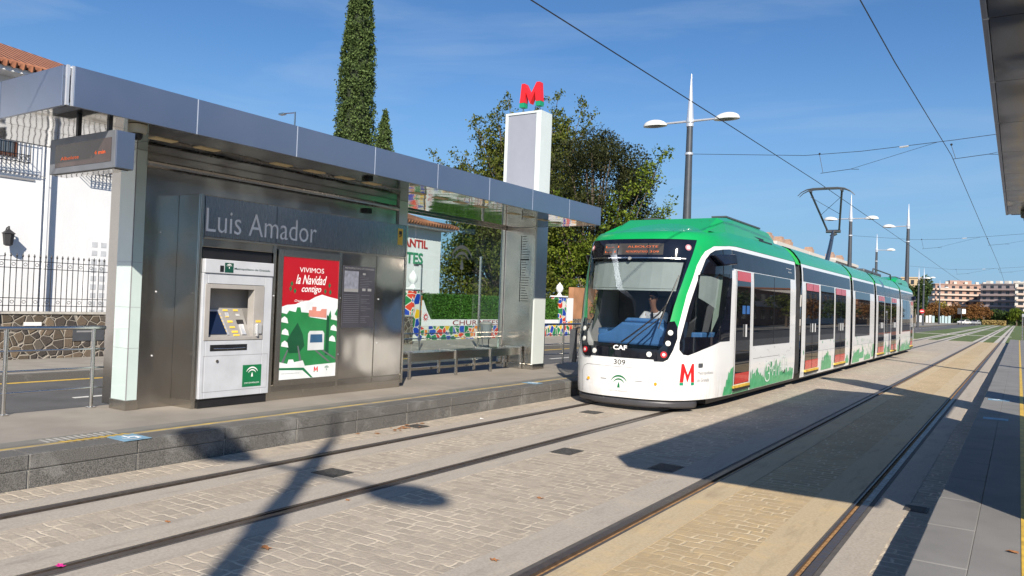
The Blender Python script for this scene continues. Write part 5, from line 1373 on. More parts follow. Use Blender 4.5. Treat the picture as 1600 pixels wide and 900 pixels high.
# ------------------------------------------------------------------ foliage
def leaf_mesh(name, P, size, mat, parent, seed, up=.35, aspect=.55):
    rng = np.random.default_rng(seed); n = len(P)
    d = rng.normal(size=(n, 3)); d[:, 2] -= .25; d /= np.linalg.norm(d, axis=1)[:, None]
    e = rng.normal(size=(n, 3)); e[:, 2] *= .6; e -= d * (e * d).sum(1)[:, None]; e /= np.linalg.norm(e, axis=1)[:, None]
    s = size * rng.uniform(.6, 1.3, n)[:, None]
    V = np.stack([P - d * s * .5, P + e * s * aspect * .5, P + d * s * .5, P - e * s * aspect * .5], 1).reshape(-1, 3)
    me = bpy.data.meshes.new(name); F = np.arange(n * 4, dtype=np.int32)
    me.vertices.add(n * 4); me.vertices.foreach_set('co', V.astype(np.float32).ravel())
    me.loops.add(n * 4); me.loops.foreach_set('vertex_index', F)
    me.polygons.add(n); me.polygons.foreach_set('loop_start', np.arange(0, n * 4, 4, dtype=np.int32)); me.polygons.foreach_set('loop_total', np.full(n, 4, dtype=np.int32))
    me.update(); me.validate(); me.materials.append(mat)
    o = bpy.data.objects.new(name, me); COL.objects.link(o)
    if parent is not None: adopt(o, parent)
    return o
bark = pm('bark', (.13, .10, .075), .9, var=.3, scale=14, bump=.6, bscale=40)
def clump_points(rng, c, r, n, hollow=.55):
    v = rng.normal(size=(n, 3)); v /= np.linalg.norm(v, axis=1)[:, None]
    q = (hollow ** 3 + (1 - hollow ** 3) * rng.random(n)) ** (1 / 3)
    q = q * (1 + .18 * np.sin(v[:, 0] * 7 + c[0]) * np.sin(v[:, 2] * 6 + c[2]))
    return np.array(c) + v * q[:, None] * np.array(r)
def tree(name, label, loc, trunk_h, tr, clumps, leafsize, mat, seed, group=None, sprays=None, cat='tree', limbs=True, sc=1.0):
    clumps = [(tuple(q * sc for q in c), tuple(q * sc for q in (r if hasattr(r, '__len__') else (r, r, r))), n) for c, r, n in clumps]
    if sprays: sprays = [(tuple(q * sc for q in a), tuple(q * sc for q in b), n, wd * sc) for a, b, n, wd in sprays]
    rng = np.random.default_rng(seed)
    t = thing(name, label, cat, loc, group)
    L = Vector(loc); top = L + Vector((0, 0, trunk_h))
    m = MB(); m.tube([L - Vector((0, 0, .2)), L + Vector((.1 * tr, 0, trunk_h * .5)), top], [tr * 1.3, tr, tr * .75], 10)
    pts = []
    for c, r, n in clumps:
        cc = L + Vector(c)
        if limbs: mid = top.lerp(cc, .5) + Vector((0, 0, .2)); m.tube([top - Vector((0, 0, .2)), mid, cc], [tr * .5, tr * .3, tr * .12], 6)
        pts.append(clump_points(rng, tuple(cc), r, n))
    if sprays:
        for (a, b, n, wd) in sprays:
            A, B_ = L + Vector(a), L + Vector(b)
            ctrl = A.lerp(B_, .5) + Vector((rng.normal() * .3, rng.normal() * .3, abs(rng.normal()) * .35 + .25))
            path = [(A * (1 - k) ** 2 + ctrl * 2 * k * (1 - k) + B_ * k * k) for k in np.linspace(0, 1, 7)]
            m.tube(path, [tr * .17 * (1 - .8 * k) + .008 for k in np.linspace(0, 1, 7)], 5)
            for q in range(max(5, n // 22)):
                k = .28 + .74 * rng.random() ** .75
                c0 = np.array(A * (1 - k) ** 2 + ctrl * 2 * k * (1 - k) + B_ * k * k) + rng.normal(size=3) * wd * (1.35 - k) * (1.3, 1.1, .8)
                pts.append(c0 + rng.normal(size=(22, 3)) * rng.uniform(.10, .24))
    m.build('trunk', bark, t, smooth=True)
    leaf_mesh('crown', np.vstack(pts), leafsize, mat, t, seed)
    return t
LM1 = leafmat('leaves_autumn_green', (.035, .055, .012), (.17, .19, .035), .5, .3)
LM2 = leafmat('leaves_dark_olive', (.014, .022, .009), (.058, .062, .022), .5, .15)
LM3 = leafmat('leaves_fresh_yellow_green', (.03, .065, .011), (.23, .29, .035), .5, .35)
LM4 = leafmat('cypress_green', (.045, .075, .025), (.14, .20, .065), .6, .2)
LM5 = leafmat('leaves_rust', (.10, .045, .02), (.30, .15, .05), .6, .25)
LM6 = leafmat('leaves_mid_green', (.02, .045, .014), (.09, .13, .04), .6, .2)
LM7 = leafmat('leaves_yellow', (.16, .15, .03), (.42, .34, .05), .6, .3)
rs = np.random.default_rng(12)
# sparse tree behind the totem: long leafy sprays
spr = []
for k in range(120):
    a = rs.uniform(0, 2 * math.pi); el = rs.uniform(-.15, 1.25)
    R1 = rs.uniform(.72, 1.05)
    b = (5.6 * R1 * math.cos(el) * math.cos(a), 3.8 * R1 * math.cos(el) * math.sin(a), 6.9 + 6.3 * R1 * math.sin(el))
    st_ = (b[0] * .22, b[1] * .22, 3.4 + (b[2] - 3.4) * .3)
    spr.append((st_, b, int(rs.uniform(300, 560)), .66))
for tip in ((-.6, -1, 14.0), (-5.9, -1, 10.7), (2.3, 0, 13.6), (4.6, 0, 12.2), (-3.4, 0, 12.2), (3.7, .5, 13.2), (5.0, 0, 10.6), (-5.4, -.5, 8.9), (.9, 0, 13.2)):
    spr.append(((tip[0] * .3, 0, 5.5), tip, 330, .34))
cl = [((rs.uniform(-3.6, 3.6), rs.uniform(-2, 2), rs.uniform(4.2, 7.6)), (rs.uniform(1.0, 1.6),) * 3, 520) for k in range(12)]
tree('broadleaf_tree', 'loose airy tree with yellowing leaves on long twigs behind the red M totem', (-30.6, 47.2, -.4), 4.2, .28, cl, .22, LM1, 3, sc=1.25, sprays=spr)
# dense dark rounded tree
cl = [((0, 0, 6.4), (3.0, 2.8, 3.5), 16000)]
for k in range(30):
    a = rs.uniform(0, 2 * math.pi); el = rs.uniform(-.9, 1.5)
    cl.append(((2.5 * math.cos(el) * math.cos(a), 2.3 * math.cos(el) * math.sin(a), 6.5 + 3.2 * math.sin(el)), (rs.uniform(.7, 1.05),) * 3, 800))
tree('round_tree', 'dense dark olive rounded tree between the totem and the tram', (-21.8, 42.0, -.35), 3.6, .24, cl, .15, LM2, 5, sc=1.228)
# fresh green climber-like tree in front of it
spr = []
for tip in ((3.6, 0, 8.6), (3.0, 0, 7.9), (3.3, .3, 5.6), (2.9, -.2, 5.0), (3.8, 0, 6.0), (-1.9, -.4, 7.3), (-1.5, 0, 6.6), (1.9, -.6, 6.6), (2.3, -.5, 5.6), (-1.4, -.9, 6.0), (.8, -.7, 4.6), (2.4, -.3, 4.2), (3.2, -.2, 4.1), (-1.9, -.7, 5.0), (-2.3, -.6, 4.4), (-2.4, -.4, 6.8)):
    spr.append(((tip[0] * .35, -.2, 2.9), tip, 520, .42))
cl = [((rs.uniform(-2.4, 3.0), rs.uniform(-.8, .3), rs.uniform(1.2, 4.6)), (.85, .6, .8), 700) for k in range(26)]
tree('leafy_tree', 'bright yellow green leafy tree in front of the dark rounded one', (-20.85, 39.4, -.4), 2.6, .16, cl, .19, LM3, 8, sc=1.26, sprays=spr)
# trees seen through the glass of the shelter
cl = [((rs.uniform(-3.2, 3.2), rs.uniform(-1.6, 1.6), rs.uniform(1.4, 7.0)), (rs.uniform(.9, 1.35),) * 3, 760) for k in range(46)]
tree('garden_tree', 'broad dark garden tree seen through the shelter glass beside the white school wall', (-25.0, 36.5, 0), 2.2, .22, cl, .19, LM1, 9)
cl = [((rs.uniform(-2.4, 2.4), rs.uniform(-1.2, 1.2), rs.uniform(.8, 6.0)), (rs.uniform(.8, 1.2),) * 3, 700) for k in range(36)]
tree('garden_tree', 'dark shrubby tree filling the gap between the totem and the tram nose', (-23.2, 45.0, -.2), 2.0, .2, cl, .16, LM2, 10, sc=1.13)
cl = [((rs.uniform(-3.4, 3.2), rs.uniform(-.6, .6), rs.uniform(.5, 3.0)), (rs.uniform(.7, 1.0),) * 3, 520) for k in range(22)]
tree('garden_shrub', 'dark shrubs behind the tiled pillar left of the tram nose', (-22.3, 45.0, -.2), .8, .1, cl, .15, LM2, 14, cat='shrub', sc=1.15)
# cypresses
def cypress(loc, h, prof, n, label, seed):
    rng = np.random.default_rng(seed)
    t = thing('cypress_tree', label, 'cypress', loc, 'cypresses behind the shelter')
    x, y, z = loc
    m = MB(); m.tube([(x, y, -.2), (x, y, h * .2)], [.2, .15], 8); m.build('trunk', bark, t, smooth=True)
    P = []
    zz = rng.uniform(.04, 1, n); th = rng.uniform(0, 2 * math.pi, n)
    nc = n // 13
    zz, th = zz[:nc] ** .9, th[:nc]
    r = np.interp(zz, [p[0] for p in prof], [p[1] for p in prof]) * rng.uniform(.80, 1.07, nc) - .05
    cen = np.stack([x + r * np.cos(th), y + r * np.sin(th), zz * h], 1)
    pts = np.repeat(cen, 28, 0) + rng.normal(size=(nc * 28, 3)) * np.array((.085, .085, .17)) * (.5 + .6 * np.interp(np.repeat(zz, 28), [0, 1], [1, .25]))[:, None]
    leaf_mesh('crown', pts, .13, LM4, t, seed, aspect=.6)
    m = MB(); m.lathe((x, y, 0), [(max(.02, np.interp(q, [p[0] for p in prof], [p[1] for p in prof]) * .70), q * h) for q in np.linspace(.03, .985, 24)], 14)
    m.build('dark_core', pm('cypress_core', (.018, .028, .012), .9), t, smooth=True)  # solid dark core added inside the crown to block the sky
    return t
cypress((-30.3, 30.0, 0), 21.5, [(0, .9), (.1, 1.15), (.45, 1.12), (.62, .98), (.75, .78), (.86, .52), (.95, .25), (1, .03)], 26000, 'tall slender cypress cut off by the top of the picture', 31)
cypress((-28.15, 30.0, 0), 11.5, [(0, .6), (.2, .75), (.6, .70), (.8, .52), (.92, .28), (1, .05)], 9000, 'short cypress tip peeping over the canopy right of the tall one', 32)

# ------------------------------------------------------------------ white house on the far side of the road
M['render'] = pm('white_render', (.70, .71, .73), .85, var=.05, scale=.9, bump=.15, bscale=30, stretch=(1, 1, .35))
def tiles_mat():
    m = bpy.data.materials.new('roof_tiles'); N, L, b = nodes(m)
    tcn = N.new('ShaderNodeTexCoord'); w = N.new('ShaderNodeTexWave'); w.wave_type = 'BANDS'; w.bands_direction = 'Y'; w.inputs['Scale'].default_value = 1.6; w.inputs['Distortion'].default_value = .6; w.inputs['Detail'].default_value = 2
    L.new(tcn.outputs['Object'], w.inputs['Vector'])
    w2 = N.new('ShaderNodeTexWave'); w2.wave_type = 'BANDS'; w2.bands_direction = 'X'; w2.wave_profile = 'SAW'; w2.inputs['Scale'].default_value = .9; w2.inputs['Distortion'].default_value = .5
    L.new(tcn.outputs['Object'], w2.inputs['Vector'])
    n = N.new('ShaderNodeTexNoise'); n.inputs['Scale'].default_value = 6; n.inputs['Detail'].default_value = 6; L.new(tcn.outputs['Object'], n.inputs['Vector'])
    c = mixc(N, L, n.outputs['Fac'], (.22, .07, .035), (.50, .22, .12))
    c = mixc(N, L, mth(N, L, 'MULTIPLY', mth(N, L, 'SUBTRACT', 1.0, w.outputs['Fac']), .55), c, (.10, .035, .02))
    L.new(c, b.inputs['Base Color']); b.inputs['Roughness'].default_value = .85
    bp = N.new('ShaderNodeBump'); bp.inputs['Strength'].default_value = 1; bp.inputs['Distance'].default_value = .08
    L.new(mth(N, L, 'ADD', w.outputs['Fac'], mth(N, L, 'MULTIPLY', w2.outputs['Fac'], .4)), bp.inputs['Height']); L.new(bp.outputs['Normal'], b.inputs['Normal'])
    return m
TILE = tiles_mat()
ho = thing('white_house', 'white rendered house with an orange tiled roof and grilled windows at the left edge', 'house', (-26, 6, 0))
m = MB(); m.box(-31, -21.4, -6, 10.02, 0, 7.1); m.box(-31, -21.55, 10.02, 14.6, 0, 7.1); m.build('wall', 'render', ho)
m = MB()
e0, e1, ex = -6.6, 15.2, -20.75
for a in (0,):
    z0, z1 = 7.12, 9.2; rx = -26.2
    m.quad((ex, e0, z0), (ex, e1, z0), (rx, 9.8, z1), (rx, -1, z1)); m.quad((ex, e1, z0), (-31.6, e1, z0), (rx, 9.8, z1)); m.quad((-31.6, e0, z0), (ex, e0, z0), (rx, -1, z1)); m.quad((-31.6, e1, z0), (-31.6, e0, z0), (rx, -1, z1), (rx, 9.8, z1))
roof_h = m.build('roof', TILE, ho)
m = MB(); m.box(-31.5, -20.80, -6.5, 15.1, 7.0, 7.11); m.build('eaves', 'render', ho)
m = MB()
k = 0; y = -6.5
while y < 15.2: m.tube([(ex + .06, y, 7.15), (ex - .5, y, 7.33)], .085, 8); y += .2
m.build('eaves_tiles', TILE, roof_h, smooth=True)
m = MB(); m.tube([(-21.33, 10.1, .1), (-21.33, 10.1, 7.0)], .05, 10); m.build('drainpipe', 'render', ho, smooth=True)
iron = pm('wrought_iron', (.015, .015, .018), .5, var=.2)
wood = pm('brown_window_wood', (.14, .05, .025), .5, var=.3, scale=9)
def grilled_window(y0, y1, z0, z1, X, parent):
    m = MB(); m.box(X + .002, X + .03, y0, y1, z0, z1); w = m.build('window', wood, parent)
    m = MB(); yc = (y0 + y1) / 2
    m.box(X + .031, X + .035, y0 + .08, yc - .04, z0 + .1, z1 - .1); m.box(X + .031, X + .035, yc + .04, y1 - .08, z0 + .1, z1 - .1); m.build('pane', pm('window_pane', (.10, .12, .14), .05), w)
    m = MB(); a, b = y0 - .18, y1 + .18; g0, g1 = z0 - .14, z1 + .14; D_ = .34
    n = 13
    for k in range(n + 1):
        y = a + (b - a) * k / n; m.tube([(X + .02, y, g0), (X + D_, y, g0), (X + D_, y, g1), (X + .02, y, g1)], .011, 5)
    for z in (g0, g0 + .18, (g0 + g1) / 2, g1 - .18, g1): m.tube([(X + .02, a, z), (X + D_, a, z), (X + D_, b, z), (X + .02, b, z)], .012, 5)
    for k in range(n):
        y = a + (b - a) * (k + .5) / n
        for z in (g0 + .09, g1 - .09): m.tube([(X + D_, y + .04 * math.cos(t), z + .05 * math.sin(t)) for t in np.linspace(0, 2 * math.pi, 9)], .008, 4, cap=False)
    m.build('grille', iron, w)
grilled_window(8.35, 9.35, 5.0, 6.35, -21.4, ho)
grilled_window(5.2, 6.2, 5.0, 6.35, -21.4, ho)
grilled_window(11.1, 12.1, 5.0, 6.35, -21.55, ho)
m = MB(); m.box(-21.4, -21.37, 7.9, 9.8, 4.45, 4.5); m.tube([(-21.33, 4, 4.62), (-21.33, 9.95, 4.60), (-21.33, 10.1, 4.55)], .012, 5); m.build('cable', 'greyink', ho)
dm = MB(); dm.box(-21.55, -21.51, 11.25, 13.2, .9, 3.18); dd = dm.build('gate_door', 'render', ho)
for i in range(7):
    for j in range(9):
        y, z = 11.42 + i * .25, 1.0 + j * .235
        m = MB(); m.box(-21.508, -21.502, y, y + .15, z, z + .14); m.build('door_square', pm('square_grey', (.48, .50, .53), .8) if (i + j) == 0 else bpy.data.materials['square_grey'], dd)  # flat grey squares in a grid on the white door
lt = thing('wall_lantern', 'black iron lantern on the white house wall above the fence', 'lantern', (-21.2, 9.15, 2.85))
m = MB(); m.lathe((-21.15, 9.15, 2.72), [(.05, 0), (.10, .03), (.13, .30), (.16, .31), (.03, .42), (.02, .5)], 6); m.build('lamp_body', iron, lt)
m = MB(); m.tube([(-21.4, 9.15, 3.0), (-21.25, 9.15, 3.18), (-21.15, 9.15, 3.2)], .015, 6); m.build('bracket', iron, lt)

# ------------------------------------------------------------------ stone wall, fence, gate pillar
M['rubble'] = cells('rubble_stone', [(.11, .085, .06), (.16, .12, .085), (.08, .065, .055), (.20, .15, .10), (.13, .11, .09), (.06, .05, .045)], (.30, .27, .23), 5.2, .05, .85, var=.55, bump=.8)
sw = thing('stone_wall', 'low wall of brown rubble stones under the iron fence', 'wall', (-18.55, 13.5, .1))
m = MB(); m.box(-18.75, -18.4, 7.78, 21.5, -.1, 1.12); m.build('stonework', 'rubble', sw)
m = MB(); m.box(-18.78, -18.37, 7.78, 21.5, 1.122, 1.17); m.build('coping', 'mortar', sw)
m = MB(); m.box(-18.399, -18.385, 8.35, 8.72, .86, .94); m.build('letter_slot', 'whiteink', sw)
m = MB(); m.box(-18.399, -18.38, 9.42, 10.15, .50, .86); m.build('dark_plaque', 'darkgrey', sw)
m = MB(); m.box(-18.379, -18.376, 9.5, 9.9, .70, .74); m.build('plaque_marks', 'greyink', sw)
pi = thing('gate_pillar', 'white rendered gate pillar with a cap at the far left edge', 'pillar', (-18.55, 7.4, .1))
m = MB(); m.box(-18.85, -18.3, 7.15, 7.77, -.1, 2.36); m.build('shaft', 'render', pi)
m = MB(); m.box(-18.92, -18.23, 7.08, 7.84, 2.362, 2.42); m.box(-18.85, -18.3, 7.15, 7.77, 2.422, 2.55); m.build('cap', 'render', pi, bevel=.03)
pl_ = thing('pillar_lantern', 'small black lantern fixed to the white gate pillar', 'lantern', (-18.2, 7.62, 1.9))
m = MB(); m.lathe((-18.18, 7.62, 1.82), [(.04, 0), (.07, .03), (.09, .20), (.11, .21), (.02, .30)], 6); m.build('lamp_body', iron, pl_)
m = MB(); m.box(-18.3, -18.2, 7.60, 7.64, 2.06, 2.09); m.build('bracket', iron, pl_)
fe = thing('iron_fence', 'black wrought iron fence with spear tips on top of the stone wall', 'fence', (-18.57, 13.5, 1.17))
bar0 = None
for k in range(70):
    y = 7.86 + k * .122
    if bar0 is None:
        m = MB(); m.tube([(-18.57, y, 1.17), (-18.57, y, 2.40)], .0095, 6); m.tube([(-18.57, y, 2.38), (-18.57, y, 2.41), (-18.57, y, 2.47)], [.012, .022, .002], 6)
        bar0 = m.build('bar', iron, fe)
    else:
        c = bar0.copy(); COL.objects.link(c); c.location = (0, y - 7.86, 0)
m = MB()
for z in (1.30, 1.47, 2.14, 2.30): m.tube([(-18.57, 7.78, z), (-18.57, 16.5, z)], .009, 6)
m.build('cross_rail', iron, fe)
m = MB()
for k in range(70):
    y = 7.92 + k * .122
    for z in (1.385, 2.22):
        if k % 2 == 0: m.tube([(-18.57, y + .038 * math.cos(t), z + .035 * math.sin(t) + (.045 if k % 4 == 0 else -.045) * 0) for t in np.linspace(0, 2 * math.pi, 9)], .006, 4, cap=False)
m.build('scroll_work', iron, fe)
m = MB(); m.box(-18.6, -18.54, 16.5, 21.5, 1.17, 2.3)

# ------------------------------------------------------------------ school: wall with letters, hedge fence, mosaic
sc_ = thing('school_building', 'white school wall with red and green letters and a tiled roof', 'school', (-28, 25, 0))
m = MB(); m.box(-36, -24, 17, 29.9, 0, 5.25); m.build('wall', 'render', sc_)
m = MB(); m.quad((-23.45, 16.5, 5.26), (-23.45, 30.5, 5.26), (-30, 26, 7.6), (-30, 20, 7.6)); m.quad((-23.45, 30.5, 5.26), (-36.5, 30.5, 5.26), (-30, 26, 7.6)); m.quad((-36.5, 16.5, 5.26), (-23.45, 16.5, 5.26), (-30, 20, 7.6)); m.quad((-36.5, 30.5, 5.26), (-36.5, 16.5, 5.26), (-30, 20, 7.6), (-30, 26, 7.6))
rfs = m.build('roof', TILE, sc_)
m = MB(); m.box(-36.4, -23.5, 16.6, 30.4, 5.15, 5.25); m.build('eaves', 'render', sc_)
m = MB(); y = 16.6
while y < 30.5: m.tube([(-23.38, y, 5.30), (-24.0, y, 5.50)], .085, 8); y += .21
m.build('eaves_tiles', TILE, rfs, smooth=True)
WF = FY(-23.995)
text('wall_letters', 'INFANTIL', WF, 26.2, 28.88, 4.20, 4.58, pm('letters_red', (.40, .03, .03), .6), sc_, off=.01, depth=.03, bold=.02)
text('wall_letters', 'CHURRETES', WF, 24.4, 28.55, 3.42, 3.96, pm('letters_green', (.04, .25, .13), .6), sc_, off=.01, depth=.03, bold=.02)
M['mosaic'] = cells('broken_tile_mosaic', [(.55, .03, .02), (.01, .05, .36), (.01, .17, .05), (.68, .20, .01), (.72, .45, .01), (.60, .05, .02), (.02, .08, .42), (.02, .20, .07), (.65, .66, .60)], (.62, .60, .55), 3.3, .045, .35, bump=.2, var=0)
mw = thing('mosaic_wall', 'low wall of broken coloured tiles with a white lettered band along the pavement', 'wall', (-20.2, 29, .1))
m = MB(); m.box(-20.4, -20.0, 23.82, 34.9, -.05, .68); m.build('tilework', 'mosaic', mw)
m = MB(); m.box(-20.38, -19.99, 23.82, 34.9, .682, .95); m.prism([(23.82, .95), (24.45, .95), (24.15, 1.35), (23.95, 1.72), (23.82, 1.72)], FY(-20.0), -.3, .012); m.build('white_band', 'render', mw)
text('band_letters', 'CHURRETES', FY(-19.985), 25.9, 29.35, .71, .92, pm('dark_red_letters', (.22, .02, .03), .6), mw, off=.004, depth=.01)
m = MB()
for k in range(10):
    a = 2 * math.pi * k / 10; m.prism([(24.10 + .09 * math.cos(a - .2), 1.05 + .09 * math.sin(a - .2)), (24.10 + .09 * math.cos(a + .2), 1.05 + .09 * math.sin(a + .2)), (24.10 + .19 * math.cos(a), 1.05 + .19 * math.sin(a))], FY(-19.985), 0, .01)
o, i_ = arc_poly(24.10, 1.05, .085, .05, 0, 360, 16)
for k in range(len(o) - 1): m.quad(FY(-19.985)(*o[k], .012), FY(-19.985)(*o[k + 1], .012), FY(-19.985)(*i_[k + 1], .012), FY(-19.985)(*i_[k], .012))
m.build('sun_badge', pm('badge_red', (.5, .02, .03), .5), mw)
hg = thing('hedge_fence', 'dense green artificial hedge panel above the lettered band', 'hedge', (-20.2, 29, .95))
m = MB(); m.box(-20.36, -20.10, 23.9, 34.9, .952, 1.97); m.build('backing', pm('hedge_core', (.012, .04, .010), .9), hg)
P = np.stack([rs.uniform(-20.13, -20.02, 26000), rs.uniform(23.9, 34.9, 26000), rs.uniform(.97, 2.02, 26000)], 1)
keep = ~((P[:, 1] < 24.45) & (P[:, 2] < 1.75 - (P[:, 1] - 23.9) * 1.45))
leaf_mesh('foliage', P[keep], .085, leafmat('artificial_hedge', (.02, .07, .012), (.10, .24, .04), .5, .15), hg, 77, aspect=.4)
def finial_pillar(y0, y1, label, white_side):
    t = thing('mosaic_pillar', label, 'pillar', (-20.2, (y0 + y1) / 2, .1), 'tiled pillars of the school fence')
    m = MB(); m.box(-20.5, -19.95, y0, y1, -.05, 2.12); m.build('shaft', 'mosaic', t)
    m = MB(); m.box(-20.56, -19.89, y0 - .06, y1 + .06, 2.122, 2.20); m.build('cap', 'render', t, bevel=.02)
    m = MB(); m.lathe((-20.22, (y0 + y1) / 2, 2.2), [(.16, 0), (.10, .08), (.06, .14), (.17, .26), (.20, .40), (.15, .54), (.05, .64), (.02, .70)], 14); m.build('finial', 'render', t, smooth=True)
    if white_side: m = MB(); m.box(-20.45, -19.96, y1 + .002, y1 + .75, .9, 2.1); m.build('white_flank', 'render', t); m = MB(); m.box(-20.45, -19.96, y1 + .002, y1 + .75, -.05, .898); m.build('tiled_foot', 'mosaic', t)
finial_pillar(23.22, 23.8, 'tiled pillar with a white ball finial against the steel cabinet edge', False)
finial_pillar(34.95, 35.6, 'tiled pillar with a grey finial and a white flank left of the tram nose', True)
bw = thing('brown_wall', 'orange brown garden wall with a stone base just left of the tram', 'wall', (-20.2, 48, 0))
m = MB(); m.box(-20.4, -20.1, 36.6, 70, 1.0, 2.7); m.build('upper_wall', pm('ochre_render', (.38, .19, .10), .85, var=.2, scale=1.5), bw)
m = MB(); m.box(-20.45, -20.02, 36.6, 70, -.05, .998); m.build('stone_base', 'rubble', bw)

# litter bin, posts on the far pavement
bn = thing('litter_bin', 'grey litter bin on two legs on the far pavement behind the bench', 'litter bin', (-16.0, 22.7, .12))
m = MB(); m.lathe((-16.0, 22.7, .42), [(.17, 0), (.20, .05), (.22, .52), (.20, .55)], 16); m.build('bucket', pm('bin_grey', (.16, .18, .20), .5), bn, smooth=True)
m = MB(); m.lathe((-16.0, 22.7, .95), [(.24, 0), (.24, .05), (.12, .10)], 16); m.build('rim', 'machine_grey', bn, smooth=True)
for dy in (-.2, .2):
    m = MB(); m.tube([(-16.0, 22.7 + dy, .1), (-16.0, 22.7 + dy, .9)], .02, 8); m.build('leg', 'darkgrey', bn)
sp_ = thing('street_post', 'plain pale post on the far pavement left of the litter bin', 'post', (-15.9, 22.1, .1))
m = MB(); m.tube([(-15.9, 22.1, .1), (-15.9, 22.1, 3.3)], .045, 10); m.build('pole', 'tube', sp_, smooth=True)
m = MB(); m.tube([(-15.9, 22.1, 3.3), (-15.9, 22.1, 3.34)], .06, 10); m.build('cap', 'tube', sp_)
sp_ = thing('street_post', 'thin post with a short arm in front of the white school wall', 'post', (-15.9, 18.9, .1))
m = MB(); m.tube([(-15.9, 18.9, .1), (-15.9, 18.9, 2.88)], .025, 8); m.build('pole', 'tube', sp_, smooth=True)
m = MB(); m.tube([(-15.9, 18.9, 2.86), (-15.9, 18.7, 2.86)], .02, 8); m.box(-15.94, -15.86, 18.55, 18.70, 2.80, 2.87); m.build('arm', 'darkgrey', sp_)
rl = thing('roof_lamp', 'thin street lamp seen small above the canopy against the sky', 'street lamp', (-35.2, 30, 0))
m = MB(); m.tube([(-35.2, 30, 0), (-35.2, 30, 12.3)], [.08, .045], 8); m.build('pole', 'tube', rl)
m = MB(); m.tube([(-35.2, 30, 12.25), (-35.75, 29.7, 12.2)], .03, 6); m.box(-36.1, -35.7, 29.55, 29.8, 12.12, 12.22); m.build('lamp_arm', 'tube', rl)

# ------------------------------------------------------------------ row of houses behind the tram
def block(name, label, cat, x0, x1, y0, y1, h, wall, floors, bays, face, win, roofm=None, balcony=None, group=None, rot=0, extra=None):
    """block with real window openings' frames on its +x or -y face"""
    cx, cy = (x0 + x1) / 2, (y0 + y1) / 2
    t = thing(name, label, cat, (cx, cy, 0), group)
    hx, hy = (x1 - x0) / 2, (y1 - y0) / 2
    m = MB(); m.box(cx - hx, cx + hx, cy - hy, cy + hy, 0, h); m.build('wall', wall, t)
    m = MB(); m.box(cx - hx - .3, cx + hx + .3, cy - hy - .3, cy + hy + .3, h + .002, h + .45); m.build('roof', roofm or wall, t)
    fh = h / floors
    for fc in face:
        a0, a1, mp = (cy - hy, cy + hy, FY(cx + hx)) if fc == 'x' else ((cx - hx, cx + hx, FX(cy - hy)) if fc == 'y' else (-(cy + hy), -(cy - hy), flat((cx - hx, 0, 0), (0, -1, 0))))
        nb = bays[fc]; bw_ = (a1 - a0) / nb
        first = None
        for f in range(floors):
            for b_ in range(nb):
                a = a0 + (b_ + .28) * bw_; z = f * fh + .3 * fh
                m = MB(); m.prism(rect(a, a + bw_ * .44, z, z + fh * .5), mp, .01, .05); w = m.build('window', win, t)
            if balcony and f > 0:
                m = MB(); m.prism(rect(a0 + bw_ * .12, a1 - bw_ * .12, f * fh - .05, f * fh + fh * .30), mp, .06, 1.0); m.build('balcony', balcony, t)
    if rot: t.rotation_euler = (0, 0, R(rot))
    return t
winm = pm('dark_window', (.03, .035, .045), .1, var=.5)
brk = pm('pink_brick', (.36, .235, .19), .85, var=.1); bal = pm('pale_balcony', (.54, .43, .36), .8); whi = pm('cream_wall', (.55, .52, .48), .85, var=.05); brn = pm('brown_brick', (.28, .13, .07), .85, var=.15, scale=2)
grb = pm('grey_purple_brick', (.27, .235, .24), .85, var=.1)
for k, (y0, y1, hh) in enumerate(((76, 91, 9.0), (92, 108, 9.6), (109, 126, 9.6), (127, 146, 10.0))):
    lb = ['cream terraced house nearest the tram nose, only its roof edge and chimneys show', 'second cream terraced house with brick chimneys left of the pantograph base', 'third cream terraced house with a brick chimney right of the pantograph base', 'last cream terraced house whose roof edge runs down to the tram tail'][k]
    h_ = block('terraced_house', lb, 'house', -34, -24, y0, y1, hh, whi, 3, {'x': 4}, 'x', winm, group='terraced houses behind the tram')
    for c in ((.25, .62), (.2, .55, .8), (.5,), (.3, .7))[k]:
        y = y0 + (y1 - y0) * c
        m = MB(); m.box(-26.4, -25.2, y - .75, y + .75, hh + .45, hh + 1.45); m.box(-26.25, -25.35, y - .6, y + .6, hh + 1.45, hh + 1.75); m.build('chimney', pm('chimney_brick', (.36, .235, .17), .85), h_)
# apartment blocks that close the view
ap = block('apartment_block', 'pink brick apartment block with long pale balconies in the far middle distance', 'apartment block', -35.5, -14.5, 415, 432, 17.4, brk, 7, {'y': 7, 'z': 5}, 'yz', winm, balcony=bal, rot=14)
m = MB(); m.box(-29, -20, 418, 428, 17.86, 19.6); o = m.build('roof_house', brk); adopt(o, ap); o.matrix_parent_inverse = Matrix.Translation(ap.location).inverted()
for k, x in enumerate((-31, -27.5, -23, -18.5, -15.5)):
    m = MB(); m.box(x, x + 1.2, 417, 418.5, 17.86, 19.0); o = m.build('chimney', whi); o.parent = ap; o.matrix_parent_inverse = Matrix.Translation(ap.location).inverted()
ap = block('apartment_block', 'grey and white apartment block at the end of the tracks on the right', 'apartment block', -11.5, 14, 395, 415, 17.2, grb, 7, {'y': 8, 'z': 4}, 'yz', winm, balcony=pm('grey_balcony', (.34, .27, .26), .8), rot=-24)
for k, x in enumerate((-10, -6, -2.5, 1, 5)):
    m = MB(); m.box(x, x + 1.8, 396.5, 399, 17.66, 18.9); o = m.build('chimney', whi); o.parent = ap; o.matrix_parent_inverse = Matrix.Translation(ap.location).inverted()
